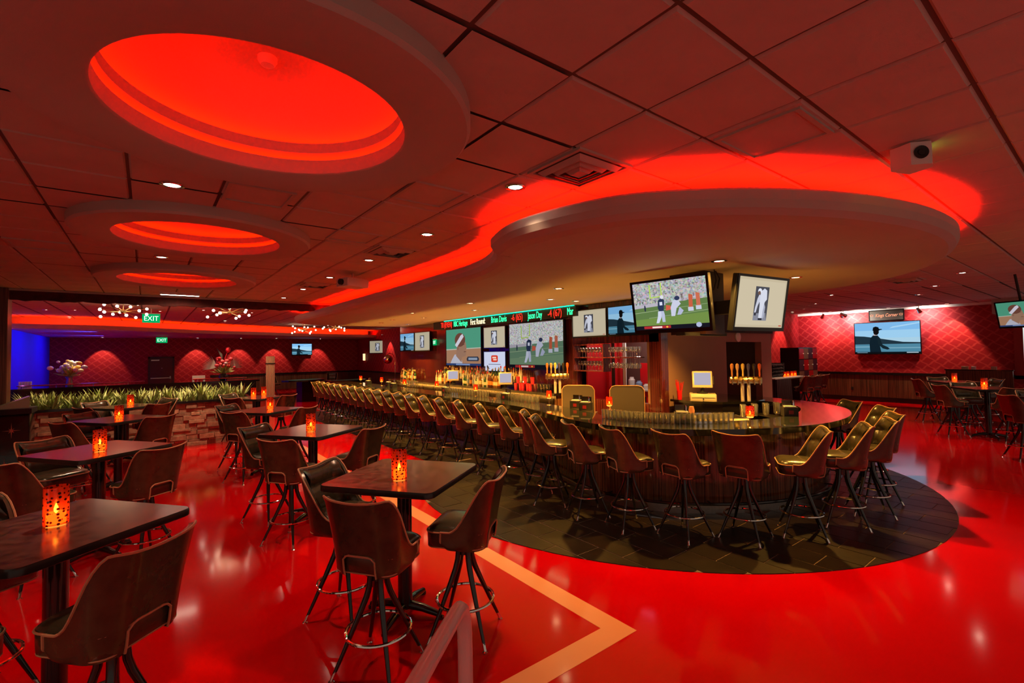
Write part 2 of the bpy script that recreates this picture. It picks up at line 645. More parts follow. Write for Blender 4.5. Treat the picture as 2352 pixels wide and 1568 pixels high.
for k, (s_, d_, x, y) in enumerate(cells):
    if k < 290 and s_ == 0:
        inst('ceiling_tile', tile_me, ceiling, (x, y, CEIL))
    else:
        rest.add([(x - .28, y - .28, CEIL), (x + .28, y - .28, CEIL), (x + .28, y + .28, CEIL), (x - .28, y + .28, CEIL)], [(0, 3, 2, 1)])
o = rest.build('far_ceiling_tile_field', M_ctile, ceiling, smooth=False)
o['kind'] = 'stuff'
b = MB().box(X0 - .2, X1 + .2, Y0 - .2, Y1 + .2, 4.3, 4.4)
struct(b.build('roof_slab', M_blackmat, smooth=False))

for k, (cx, cy_, ri, ro) in enumerate(COVES):
    root = bpy.data.objects.new('ceiling_cove', None)
    root.location = (cx, cy_, 0)
    link(root)
    struct(root)
    n = 72
    # dropped plaster ring with a light trough, then a second smaller ring with its own trough under a shallow dome
    MB().lathe([(ri + .24, 3.33), (ri + .035, 3.33), (ri + .035, 3.385), (ri, 3.385), (ri, 3.29), (ri + .012, 3.28), (ro - .02, 3.28), (ro, 3.30), (ro, CEIL + .01)], n, cap=False).build('soffit_ring', M_plaster, root)
    MB().lathe([(ri + .24, 3.33), (ri + .24, 3.43), (ri - .01, 3.43), (ri - .01, 3.50), (ri + .02, 3.50), (ri + .02, 3.46), (ri + .24, 3.46)], n, cap=False).build('upper_ring', M_plaster, root)
    MB().lathe([(ri + .24, 3.46), (ri + .24, 3.53), (ri + .15, 3.57), (ri * .8, 3.62), (ri * .45, 3.65), (.03, 3.66), (1e-6, 3.66)], n, cap=False).build('dome', M_plaster, root)
    for zz in (3.35, 3.475):
        MB().tube([((ri + .13) * math.cos(2 * PI * i / 48), (ri + .13) * math.sin(2 * PI * i / 48), zz) for i in range(48)], .013, 6, True).build('light_strip', M_cove, root)
    MB().lathe([(.035, 3.615), (.05, 3.64), (.05, 3.67)], 16).build('sprinkler', M_white, root)

CAN = [(2.95, 4.12), (2.80, 3.95), (2.63, 3.3), (2.80, 2.43), (3.20, 1.92), (3.77, 1.50), (4.5, 1.17), (5.39, .97), (6.37, .97), (7.50, 1.25), (8.55, 1.85), (9.3, 2.83), (9.6, 4.0), (9.5, 5.3), (9.0, 6.4), (8.3, 7.2), (8.0, 8.5), (8.0, 12), (8.0, 15.2), (7.4, 16.3), (5.5, 16.45), (4.4, 16.35), (3.75, 15.9), (3.49, 15.0), (3.48, 13), (3.48, 10), (3.48, 7.5), (3.46, 6.0), (3.38, 5.1), (3.18, 4.5)]
CAN = catmull(CAN, 6, True)
def ring_sweep(outline, prof, zs):
    mb = MB()
    rows = [[(x, y, z) for x, y in offset(outline, d, True)] for d, z in zip(prof, zs)]
    n = len(outline)
    for a, c in zip(rows[:-1], rows[1:]):
        o_ = len(mb.v)
        mb.add(a + c, [(i, (i + 1) % n, n + (i + 1) % n, n + i) for i in range(n)])
    return mb
canopy = bpy.data.objects.new('bar_canopy', None)
link(canopy)
struct(canopy)
ring_sweep(CAN, [.62, .62, .07, .07, .02, .0, .0, .03, .09, .2], [CEIL, 3.03, 3.03, 3.19, 3.20, 3.18, 3.11, 3.055, 3.015, 3.0]).build('rounded_lip', M_plaster, canopy, ang=50)
und = offset(CAN, .2, True)
MB().add([(x, y, 3.0) for x, y in und], [tuple(range(len(und)))[::-1]]).build('underside', M_plaster, canopy, smooth=False)
st = offset(CAN, .22, True)
st2 = offset(CAN, .26, True)
n = len(st)
MB().add([(x, y, 3.045) for x, y in st] + [(x, y, 3.045) for x, y in st2], [(i, (i + 1) % n, n + (i + 1) % n, n + i) for i in range(n)]).build('light_strip', M_cove2, canopy, smooth=False)

# ------------------------------------------------------------------ the walls
def wall(name, parts):
    root = bpy.data.objects.new(name, None)
    link(root)
    struct(root)
    for nm, bx, m in parts:
        MB().box(*bx).build(nm, m, root, smooth=False)
    return root
RAIL = 1.03
def slats(root, x0, x1, y0, y1, z0, z1, face, w=.15):
    # upright wainscot boards, each its own piece
    horiz = abs(x1 - x0) > abs(y1 - y0)
    L = abs(x1 - x0) if horiz else abs(y1 - y0)
    n = max(1, int(L / w))
    for k in range(n):
        a = k * L / n
        if horiz:
            MB().box(x0 + a + .002, x0 + a + L / n - .002, y0, y1, z0, z1).build('wainscot_board', M_wains, root, smooth=False)
        else:
            MB().box(x0, x1, y0 + a + .002, y0 + a + L / n - .002, z0, z1).build('wainscot_board', M_wains, root, smooth=False)
w_far = wall('wall_far', [('paper', (X0, 10.3, Y1, Y1 + .15, 0, 3.4), M_paper), ('chair_rail', (2.6, 10.3, Y1 - .05, Y1, RAIL - .04, RAIL + .04), M_black)])
slats(w_far, 2.6, 10.3, Y1 - .02, Y1, .15, RAIL - .04, 0, .3)
w_al = wall('wall_alcove', [('paper', (10.3, 10.45, 16.0, Y1, 0, 3.4), M_paper), ('chair_rail', (10.25, 10.3, 16.5, Y1, RAIL - .04, RAIL + .04), M_black)])
slats(w_al, 10.28, 10.3, 21.5, Y1, .15, RAIL - .04, 0, .3)
w_r = wall('wall_right', [('paper', (X1, X1 + .15, Y0, 8.2, 0, 3.5), M_paper), ('chair_rail', (X1 - .05, X1, 2.1, 8.2, RAIL - .05, RAIL + .04), M_black),
                          ('base_board', (X1 - .04, X1, 2.1, 8.2, 0, .17), M_black), ('shadow_gap_trim', (X1 - .05, X1, 2.4, 8.2, 3.30, CEIL), M_white)])
slats(w_r, X1 - .02, X1, 2.4, 8.2, .17, RAIL - .05, 0, .16)
w_c = wall('wall_corner', [('paper', (11.8, X1, 8.2, 8.35, 0, 3.5), M_paper), ('chair_rail', (11.8, X1, 8.15, 8.2, RAIL - .05, RAIL + .04), M_black)])
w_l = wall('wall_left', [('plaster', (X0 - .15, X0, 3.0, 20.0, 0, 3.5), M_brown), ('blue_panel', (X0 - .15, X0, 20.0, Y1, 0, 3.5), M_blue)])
MB().box(-3.4, -2.09, 12.9, 13.25, 0, CEIL).build('pillar_wall', M_wains, w_l, smooth=False)
# service wall with its doorway
sv = wall('wall_service', [('wall_panel', (7.62, 9.85, 5.25, 5.40, 0, 2.75), M_brown), ('wall_panel', (11.45, 11.8, 5.25, 5.40, 0, 2.75), M_brown),
                           ('wall_panel', (9.85, 11.45, 5.25, 5.40, 2.16, 2.75), M_brown), ('header', (7.62, 11.9, 5.18, 5.40, 2.36, CEIL), M_blackmat),
                           ('end_panel', (11.8, 11.95, 5.25, 16.4, 0, CEIL), M_brown)])
wall('wall_corridor', [('olive_panel', (9.4, 11.8, 6.9, 7.0, 0, 2.8), mat('olive_paint', (.10, .085, .03), .6)), ('dark_panel', (9.6, 9.86, 5.4, 7.0, 0, 2.8), M_blackmat), ('corridor_ceiling', (9.6, 11.8, 5.4, 7.0, 2.75, 2.8), M_brown)])
# bar back wall: burgundy striped panels with a pass-through
bw = wall('wall_bar', [('panel', (7.45, 7.60, 7.35, 9.7, 0, 3.02), M_burg), ('panel', (7.45, 7.60, 9.7, 11.9, 0, 3.02), M_burg), ('panel', (7.45, 7.60, 11.9, 14.1, 0, 3.02), M_burg),
                       ('panel', (7.45, 7.60, 14.1, 16.45, 0, 3.02), M_burg), ('lintel', (7.45, 7.60, 5.25, 7.35, 2.16, 3.02), M_burg),
                       ('sill', (7.45, 7.60, 5.46, 7.35, 0, 1.0), M_burg), ('end_post', (7.45, 7.66, 5.20, 5.46, 0, 3.02), M_burg)])
KP = [('back_panel', (8.9, 9.0, 5.6, 8.4, 0, 2.8), mat('dark_kitchen_panel', (.10, .05, .045), .5)), ('red_panel', (8.86, 8.9, 5.6, 6.75, 1.22, 1.72), M_redmat), ('lit_panel', (8.84, 8.86, 5.64, 5.95, 1.22, 1.72), M_white), ('red_strip', (7.62, 8.8, 7.20, 7.24, 0, 2.6), M_redmat),
                            ('side_panel', (7.6, 9.0, 8.3, 8.4, 0, 2.8), M_brown), ('kitchen_ceiling', (7.6, 9.0, 5.5, 8.4, 2.6, 2.7), M_white),
                            ('jamb', (7.60, 7.72, 5.46, 5.62, 0, 2.16), M_brown)]
kit = None
for p_ in KP:
    w_ = wall('wall_kitchen', [p_])
    kit = kit or w_
lamp_point('kitchen_lamp', (8.2, 6.2, 2.3), 22, (1, .85, .75), .1, kit)

# far room soffit with a red light trough along its curved front edge
SO = catmull([(-3.4, 20.7), (-2.2, 20.75), (-1.1, 20.95), (-.2, 21.6), (1.4, 22.9), (3.4, 23.8), (6.3, 25.1), (9.1, 25.75), (10.3, 26.0)], 6)
so = bpy.data.objects.new('far_soffit', None)
link(so)
struct(so)
MB().add([(x, y, 2.98) for x, y in SO] + [(10.3, Y1, 2.98), (X0, Y1, 2.98)], [tuple(range(len(SO) + 2))[::-1]]).build('underside', M_soff, so, smooth=False)
s2, s3, s4 = offset(SO, .06), offset(SO, .8), offset(SO, .2)
n = len(SO)
fm = MB()
for a, za, c, zc in ((SO, 2.98, SO, 3.12), (SO, 3.12, s2, 3.12), (s2, 3.12, s2, 3.02), (s2, 3.02, s3, 3.02), (s3, 3.02, s3, CEIL)):
    fm.add([(x, y, za) for x, y in a] + [(x, y, zc) for x, y in c], [(i, i + 1, n + i + 1, n + i) for i in range(n - 1)])
fm.build('fascia', M_soff, so)
MB().tube([(x, y, 3.07) for x, y in s4], .018, 6).build('light_strip', M_cove3, so)

# dark red valance beam with a wavy lower edge
vx = [(-2.3 + 6.2 * i / 60) for i in range(61)]
lo = [3.165 + .012 * math.sin(i * 1.15) + .008 * math.sin(i * 2.7) for i in range(61)]
vm = MB()
for y in (13.0, 13.12):
    vm.add([(x, y, z) for x, z in zip(vx, lo)] + [(x, y, CEIL) for x in vx], [(i, i + 1, 62 + i, 61 + i) for i in range(60)])
vm.add([(x, 13.0, z) for x, z in zip(vx, lo)] + [(x, 13.12, z) for x, z in zip(vx, lo)], [(i, i + 1, 62 + i, 61 + i) for i in range(60)])
vm.add([(3.9, 13.0, lo[-1]), (3.9, 13.12, lo[-1]), (3.9, 13.12, CEIL), (3.9, 13.0, CEIL)], [(0, 1, 2, 3)])
val = struct(vm.build('trim_valance', M_valance, smooth=False))
MB().box(-2.3, 3.9, 12.96, 13.0, CEIL - .04, CEIL - .005).build('top_moulding', M_plaster, val, smooth=False)
MB().box(20.2, X1, 0.0, 2.45, 2.95, CEIL).build('bulkhead', M_plaster, w_r, smooth=False)

# door in the far wall
d1 = bpy.data.objects.new('door_1', None)
d1.location = (.57, Y1, 0)
link(d1)
struct(d1)
M_door = mat('dark_red_door', (.09, .006, .008), .4)
MB().box(-.44, .44, -.06, -.01, 0, 1.98).build('door_leaf', M_door, d1, smooth=False)
MB().box(-.52, -.44, -.08, 0, 0, 2.06).box(.44, .52, -.08, 0, 0, 2.06).box(-.52, .52, -.08, 0, 1.98, 2.06).build('door_frame', mat('black_red_frame', (.04, .004, .005), .4), d1, smooth=False)
MB().box(-.42, .36, -.14, -.09, 1.0, 1.045).box(.33, .38, -.14, -.06, .98, 1.10).build('push_bar', M_steel, d1, smooth=False)
MB().box(-.40, -.08, -.12, -.06, 1.87, 1.92).build('door_closer', M_steel, d1, smooth=False)
MB().ball((.02, -.07, 1.50), .02).build('peephole', M_white, d1)
# window in the right wall
wn = bpy.data.objects.new('window_1', None)
link(wn)
struct(wn)
MB().box(X1 - .08, X1, 1.92, 2.12, .95, 2.75).box(X1 - .08, X1, .5, 2.12, .92, 1.06).box(X1 - .08, X1, .5, 2.12, 2.6, 2.75).build('window_frame', mat('red_trim', (.30, .012, .012), .4), wn, smooth=False)
MB().box(X1 - .03, X1 - .01, 1.2, 1.92, 1.06, 2.6).build('pane', emis('frosted_lit_pane', (.75, .78, .74), 1.0), wn, smooth=False)
MB().box(X1 - .05, X1 - .03, .5, 1.92, 1.28, 1.30).build('muntin', M_blackmat, wn, smooth=False)

# ------------------------------------------------------------------ bar stool (faces +Y, origin on the floor under the seat)
def u_path(n=40):
    r, hw, yb, yf = .12, .225, -.205, .10
    seg = [(-hw, yf), (-hw, yb + r)]
    pts = []
    L1, LA, L2 = yf - (yb + r), r * PI / 2, 2 * (hw - r)
    tot = 2 * L1 + 2 * LA + L2
    for i in range(n + 1):
        s = tot * i / n
        if s < L1:
            p, nn = (-hw, yf - s), (-1, 0)
        elif s < L1 + LA:
            a = (s - L1) / r
            p, nn = (-hw + r - r * math.cos(a), yb + r - r * math.sin(a)), (-math.cos(a), -math.sin(a))
        elif s < L1 + LA + L2:
            p, nn = (-hw + r + (s - L1 - LA), yb), (0, -1)
        elif s < L1 + 2 * LA + L2:
            a = (s - L1 - LA - L2) / r
            p, nn = (hw - r + r * math.sin(a), yb + r - r * math.cos(a)), (math.sin(a), -math.cos(a))
        else:
            p, nn = (hw, yb + r + (s - L1 - 2 * LA - L2)), (1, 0)
        pts.append((p, nn))
    return pts
def stool_top(y, x):
    t = max(0, min(1, (.045 - y) / .215))
    s = t * t * (3 - 2 * t)
    return .778 + .362 * s ** 1.25 - (.026 * (1 - (x / .2) ** 2) if y < -.15 else 0)
def stool_shell():
    U = u_path(44)
    fr = [0, .09, .18, .28, .42, .58, .74, .88, .96, 1]
    n, m = len(U), len(fr)
    mb = MB()
    def pt(i, f, inner):
        (x, y), (nx, ny) = U[i]
        zt = stool_top(y, x)
        zb = .655 if y < .04 else .655 + .05 * ((y - .04) / .06) ** 2
        z = zb + (zt - zb) * f
        k = max(0, (z - .72) / .42)
        lean = .085 * k ** 1.3
        px, py = x + nx * .03 * k, y - lean * (1 if y < 0 else .5)
        rnd = .014 * math.sin(min(1, f * 6) * PI / 2) if not inner else 0
        d = (-.028 if inner else -.012 + rnd)
        return (px + nx * d, py + ny * d, z)
    out = [pt(i, f, False) for i in range(n) for f in fr]
    inn = [pt(i, f, True) for i in range(n) for f in fr]
    fs = []
    hole = lambda i, j: j < 3 and abs((U[i][0][0] + U[i + 1][0][0]) / 2) < .105 and U[i][0][1] < -.15
    o2 = n * m
    for i in range(n - 1):
        for j in range(m - 1):
            if hole(i, j):
                continue
            a, b_, c, d = i * m + j, (i + 1) * m + j, (i + 1) * m + j + 1, i * m + j + 1
            fs += [(a, b_, c, d), (o2 + d, o2 + c, o2 + b_, o2 + a)]
        fs.append((i * m + m - 1, (i + 1) * m + m - 1, o2 + (i + 1) * m + m - 1, o2 + i * m + m - 1))
        if not hole(i, 0):
            fs.append((i * m, o2 + i * m, o2 + (i + 1) * m, (i + 1) * m))
    for i in (0, n - 1):
        for j in range(m - 1):
            fs.append((i * m + j, i * m + j + 1, o2 + i * m + j + 1, o2 + i * m + j))
    mb.add(out + inn, fs)
    mb.v += [] 
    rim = [pt(i, 1, False) for i in range(n)]
    rim = [(x, y, z + .004) for x, y, z in rim]
    front_l = [pt(0, f, False) for f in fr]
    front_r = [pt(n - 1, f, False) for f in fr]
    idx = [i for i in range(n) if abs(U[i][0][0]) < .112 and U[i][0][1] < -.15]
    a, c = idx[0], idx[-1]
    arch = [pt(a, f, False) for f in (0, .08, .16, .22)] + [pt(a + 1, .27, False)] + [pt(i, .285, False) for i in idx[2:-2]] + [pt(c - 1, .27, False)] + [pt(c, f, False) for f in (.22, .16, .08, 0)]
    arch = [(x, y - .003, z) for x, y, z in arch]
    pp = MB().tube(front_l + rim + front_r[::-1], .0066, 6).tube(arch, .006, 6)
    pad = MB()
    cols = [i for i in range(n) if U[i][0][1] < .02]
    gz = [.80, .86, .92, .965, .985, 1.0, 1.05, 1.10, 1.125]
    vs_, ff = [], []
    for i in cols:
        (x, y), (nx, ny) = U[i]
        zt = stool_top(y, x) - .012
        for z in gz:
            z = min(z, zt)
            q = (z - .80) / .185 if z < .985 else (z - .985) / .14
            bul = .03 * math.sin(PI * max(0, min(1, q))) * (1 if y < -.1 else .35)
            k = max(0, (z - .72) / .42)
            d = -.029 - bul
            vs_.append((x + nx * (.03 * k + d), y - .085 * k ** 1.3 * (1 if y < 0 else .5) + ny * d, z))
    g_ = len(gz)
    for i in range(len(cols) - 1):
        for j in range(g_ - 1):
            a = i * g_ + j
            ff.append((a + 1, a + g_ + 1, a + g_, a))
    pad.add(vs_, ff)
    return mb, pp, pad
def make_stool():
    t = thing('bar_stool', 'bar stool', 'bar stool')
    sh, pp, pad = stool_shell()
    back = sh.build('backrest', M_leather, t, ang=60)
    pp.build('piping', M_pipe, back)
    pad.build('back_cushion', M_leather, back, ang=60)
    # seat cushion: rounded block, domed top
    mb = MB()
    rows = [(.395, .39, .665), (.42, .41, .675), (.425, .415, .76), (.415, .405, .785), (.37, .36, .803), (.25, .24, .812)]
    pl = [[(x, y + .015, z) for x, y in rrect(w, d, min(.075, w * .3), 5)] for w, d, z in rows]
    n = len(pl[0])
    mb.add(sum(pl, []), [tuple(range(n))[::-1]] + [(r * n + i, r * n + (i + 1) % n, (r + 1) * n + (i + 1) % n, (r + 1) * n + i) for r in range(len(rows) - 1) for i in range(n)] + [tuple((len(rows) - 1) * n + i for i in range(n))])
    seat = mb.build('seat', M_leather, t, ang=60)
    MB().tube([(x, y + .015, .772) for x, y in rrect(.428, .418, .075, 5)], .0055, 6, True).tube([(x, y + .015, .67) for x, y in rrect(.415, .405, .075, 5)], .0045, 6, True).build('piping', M_pipe, seat)
    MB().lathe([(.10, .645), (.10, .665)], 20).lathe([(.045, .56), (.045, .648)], 16).build('swivel', M_legblk, t)
    path = [(.045, .645), (.05, .59), (.056, .53), (.075, .465), (.108, .39), (.155, .29), (.22, .15), (.287, .012)]
    legme = MB().tube([(r, 0, z) for r, z in path], [.0205, .0205, .0205, .020, .019, .0165, .0135, .0105], 10).mesh('leg', M_legblk)
    capme = MB().tube([(.258, 0, .072), (.288, 0, .008)], .0115, 10).lathe([(.019, 0), (.019, .006), (.012, .012)], 10, (.288, 0, 0)).mesh('foot_cap', M_chrome)
    for k in range(4):
        lg = inst('leg', legme, t, (0, 0, 0), (0, 0, R(45 + 90 * k)))
        inst('foot_cap', capme, lg)
    MB().tube([(.202 * math.cos(2 * PI * i / 40), .202 * math.sin(2 * PI * i / 40), .245) for i in range(40)], .011, 8, True).build('foot_ring', M_chrome, t)
    return t
stool0 = make_stool()
_used = []
def stool(x, y, az, label, group=None, jit=0.):
    az += RND.uniform(-jit, jit)
    if not _used:
        _used.append(1)
        o = stool0
        o.location, o.rotation_euler = (x, y, 0), (0, 0, -R(az))
        tag(o, label, 'bar stool', group)
    else:
        o = copy_tree(stool0, (x, y, 0), -R(az), label)
        if group:
            o['group'] = group
        elif 'group' in o:
            del o['group']
    return o

ROW = [16.35, 15.78, 15.18, 14.62, 14.04, 13.45, 12.86, 12.27, 11.70, 11.12, 10.52, 9.91, 9.29, 8.65, 7.98, 7.27, 6.58, 5.92]
for k, y in enumerate(ROW):
    stool(4.60, y, 136, 'dark leather bar stool in the long straight row along the bar', 'stools in the straight row at the bar', 3)
curve = [(4.56, 5.30, 138, 'bar stool tucked behind another where the straight row meets the round bar end'),
         (4.30, 4.75, 142, 'bar stool showing its amber lit cushion where the bar starts to round'),
         (4.32, 4.12, 118, 'bar stool in profile on the slate, two along from the bar front seam'),
         (4.38, 3.53, 112, 'bar stool in profile beside the bright panel seam of the round bar front'),
         (4.62, 2.98, 96, 'bar stool turned sideways on the slate, its backrest slot showing the seat'),
         (5.05, 2.54, 82, 'bar stool with its backrest square to the room under the hanging screens'),
         (5.60, 2.20, -30, 'bar stool swivelled round with its amber seat facing along the round bar'),
         (6.27, 2.02, -28, 'bar stool swivelled round, overlapping the pair at the outer bend of the bar'),
         (6.92, 1.96, -30, 'bar stool at the outer bend of the bar, front one of the overlapping pair'),
         (7.58, 2.06, -35, 'bar stool at the outer bend of the bar, rear one of the overlapping pair'),
         (8.30, 2.33, -42, 'bar stool beyond the round bar end with only its back above the counter'),
         (8.88, 2.90, -52, 'bar stool farthest around the round bar end toward the service doorway')]
for x, y, az, lab in curve:
    stool(x, y, az, lab)

# ------------------------------------------------------------------ square pedestal tables
def make_table():
    t = thing('pedestal_table', 'table', 'table')
    pl = rrect(.90, .90, .06, 5)
    e = lambda s: [(x * s, y * s) for x, y in pl]
    mb = MB()
    rows = [(.985, 1.025), (1.0, 1.03), (1.0, 1.06), (.99, 1.07)]
    n = len(pl)
    mb.add(sum([[(x * s, y * s, z) for x, y in pl] for s, z in rows], []), [tuple(range(n))[::-1]] + [(r * n + i, r * n + (i + 1) % n, (r + 1) * n + (i + 1) % n, (r + 1) * n + i) for r in range(3) for i in range(n)])
    mb.build('edge_band', M_tedge, t)
    MB().add([(x * .99, y * .99, 1.07) for x, y in pl], [tuple(range(n))]).build('table_top', M_ttop, t, smooth=False)
    MB().lathe([(.055, .05), (.055, .98)], 20).lathe([(.12, .98), (.12, 1.0)], 20).box(-.22, .22, -.03, .03, 1.0, 1.026).box(-.03, .03, -.22, .22, 1.0, 1.026).build('column', M_legblk, t)
    for k in range(4):
        MB().tube([(.03, 0, .07), (.15, 0, .062), (.30, 0, .03)], [.034, .03, .022], 10).lathe([(.024, 0), (.024, .018)], 10, (.30, 0, 0)).build('base_foot', M_legblk, t, rot=(0, 0, R(90 * k)))
    return t
table0 = make_table()
def table(x, y, label, rz=36, first=[1]):
    if first:
        first.pop()
        table0.location, table0.rotation_euler = (x, y, 0), (0, 0, R(rz))
        return tag(table0, label, 'table')
    return copy_tree(table0, (x, y, 0), R(rz), label)

def make_candle():
    t = thing('candle_holder', 'candle', 'candle')
    MB().lathe([(.052, 0), (.056, .004), (.056, .212), (.053, .212), (.053, .006)], 24, cap=False).build('glass_cylinder', M_cglass, t)
    MB().lathe([(.043, .008), (.043, .065), (.036, .07), (1e-6, .062)], 16).build('wax', M_wax, t)
    MB().lathe([(.002, .062), (.010, .075), (.011, .088), (.006, .105), (1e-6, .12)], 10).build('flame', M_flame, t)
    lamp_point('candle_light', (0, 0, .10), .10, (1, .42, .10), .012, t)
    return t
candle0 = make_candle()
def candle(x, y, z, label, group=None, sc=None, first=[1]):
    if first:
        first.pop()
        candle0.location = (x, y, z)
        return tag(candle0, label, 'candle', group)
    c = copy_tree(candle0, (x, y, z), RND.random() * 6, label, sc=sc)
    if group:
        c['group'] = group
    return c

TABLES = [
    ('t1', 1.60, 3.48, 'beside the metal handrail', 'FRL', (1.50, 3.35)),
    ('t2', -.39, 3.67, 'closest to the lone white floor stripe end', 'FRL', (-.40, 3.73)),
    ('t7', 1.66, 6.28, 'between the straight bar row and the handrail table', 'FRL', (1.61, 6.18)),
    ('t3', -.38, 6.50, '', 'FRL', (-.37, 6.39)),
    ('t6', 1.66, 9.25, '', 'FRL', (1.72, 9.21)),
    ('t4', -.34, 9.62, '', 'FRL', (-.33, 9.46)),
    ('t8', 2.02, 12.2, '', 'FRL', (1.95, 12.3)),
    ('t5', -.32, 12.05, '', 'FRLB', (-.25, 12.1)),
]
TL_ = {'t1': 'dark mottled square table beside the curved end of the metal handrail',
       't2': 'large looking square table with its spotted candle and a black post under its corner',
       't7': 'square table in line between the handrail table and the red lit table',
       't3': 'square table glowing salmon red, its top under the second round cove',
       't6': 'small red lit square table in front of the stacked stone planter end',
       't4': 'square table with dark top between the salmon table and the aloe planter',
       't8': 'square table with two candles near the gaming tables beyond the planter',
       't5': 'square table pushed up against the aloe planter'}
near = {'t1': 'the handrail table', 't2': 'the black-post table', 't7': 'the middle table', 't3': 'the salmon lit table',
        't6': 'the red lit table', 't4': 'the dark table past the salmon one', 't8': 'the two-candle table', 't5': 'the planter table'}
how = {'F': 'backing onto the handrail side of', 'R': 'at the bar side of', 'L': 'at the planter side of', 'B': 'at the far side of'}
OFF = {('t1', 'R'): (-.15, .02), ('t2', 'R'): (-.13, -.10), ('t1', 'L'): (.02, -.22), ('t7', 'F'): (.12, -.30), ('t7', 'L'): (-.08, -.28)}
for key, x, y, _, st_, (cx, cy_) in TABLES:
    rz = 36 if key != 't2' else 38
    table(x, y, TL_[key], rz)
    a = R(rz)
    ex, ey = (math.cos(a), math.sin(a)), (-math.sin(a), math.cos(a))
    for c in st_:
        dx, dy, az = {'F': (-ex[0], -ex[1], 90 - rz), 'R': (-ey[0], -ey[1], -rz), 'L': (ey[0], ey[1], 180 - rz), 'B': (ex[0], ex[1], 270 - rz)}[c]
        d = .65
        ox, oy = OFF.get((key, c), (.12, -.10) if c == 'F' else (0, 0))
        stool(x + dx * d + ox, y + dy * d + oy, az, 'leather stool %s %s' % (how[c], near[key]), None, 4)
    candle(cx, cy_, 1.071, 'glowing red spotted glass candle on %s' % near[key])
candle(2.2, 12.5, 1.071, 'second red glass candle on the two-candle table')

# ------------------------------------------------------------------ the bar
bar = thing('bar_counter', 'long bar with rounded end, dark granite top and zebra wood front', 'bar counter')
n = len(BAR)
tm = MB()
for a, za, c, zc, mi in ((BAR, 1.075, BAR_IN, 1.075, 0), (BAR, 1.0, BAR, 1.075, 1), (BAR_IN, 1.075, BAR_IN, 1.0, 1), (BAR_IN, 1.0, BAR, 1.0, 1)):
    tm.add([(x, y, za) for x, y in a] + [(x, y, zc) for x, y in c], [(i, n + i, n + i + 1, i + 1) if mi == 0 else (i, i + 1, n + i + 1, n + i) for i in range(n - 1)], mi)
tm.add([(*BAR[0], 1.0), (*BAR_IN[0], 1.0), (*BAR_IN[0], 1.075), (*BAR[0], 1.075)], [(0, 1, 2, 3)], 1)
tm.build('counter_top', [M_counter, M_cedge], bar)
BL1, BL2 = offset(BAR, .66), offset(BAR, .70)
MB().add([(x, y, .885) for x, y in BL1] + [(x, y, .885) for x, y in BL2], [(i, n + i, n + i + 1, i + 1) for i in range(int(n * .72))]).build('under_bar_light', emis('amber_bar_strip', (1.0, .42, .05), 75.0), bar, smooth=False)
# front panels, one about every metre
acc, seg = 0., [BAR_BASE[0]]
BB2 = offset(BAR, .30)
idx0 = 0
for i in range(1, n):
    acc += math.dist(BAR_BASE[i], BAR_BASE[i - 1])
    if acc > .98 or i == n - 1:
        A, Bq = BAR_BASE[idx0:i + 1], BB2[idx0:i + 1]
        k = len(A)
        pm = MB()
        pm.add([(x, y, .12) for x, y in A] + [(x, y, 1.0) for x, y in A], [(q, q + 1, k + q + 1, k + q) for q in range(k - 1)])
        pm.add([(*A[0], .12), (*Bq[0], .12), (*Bq[0], 1.0), (*A[0], 1.0)], [(0, 1, 2, 3)])
        pm.add([(*A[-1], .12), (*Bq[-1], .12), (*Bq[-1], 1.0), (*A[-1], 1.0)], [(0, 1, 2, 3)])
        pm.build('front_panel', M_barwood, bar)
        if y > -1:
            h = A[k // 2]
            tx, ty = A[k // 2][0] - A[k // 2 - 1][0], A[k // 2][1] - A[k // 2 - 1][1]
            l = math.hypot(tx, ty)
            nx, ny = ty / l, -tx / l
            tx, ty = tx / l, ty / l
            hp = [(h[0] + tx * q * .035 + nx * .02 * (1 - q * q + .4), h[1] + ty * q * .035 + ny * .02 * (1 - q * q + .4), .88 + .02 * (1 - abs(q)) * 1) for q in (-1, -.5, 0, .5, 1)]
            MB().tube(hp, .005, 6).build('purse_hook', M_chrome, bar)
        idx0, acc = i, 0.
B3 = offset(BAR, .31)
MB().add([(x, y, 0) for x, y in B3] + [(x, y, .13) for x, y in B3], [(q, q + 1, n + q + 1, n + q) for q in range(n - 1)]).build('kick_plate', M_steel, bar)
FR = offset(BAR, .15)
MB().tube([(x, y, .17) for x, y in FR[::2]], .019, 8).build('foot_rail', M_legblk, bar)
for i in range(4, n, 7):
    MB().tube([(*FR[i], .17), (*BAR_BASE[i], .17)], .012, 6).build('rail_bracket', M_legblk, bar)
# bartender side: under-bar shelf
BU, BV = offset(BAR, .64), offset(BAR, .95)
MB().add([(x, y, .86) for x, y in BU] + [(x, y, .86) for x, y in BV], [(q, n + q, n + q + 1, q + 1) for q in range(n - 1)]).build('under_bar_shelf', M_steel, bar)

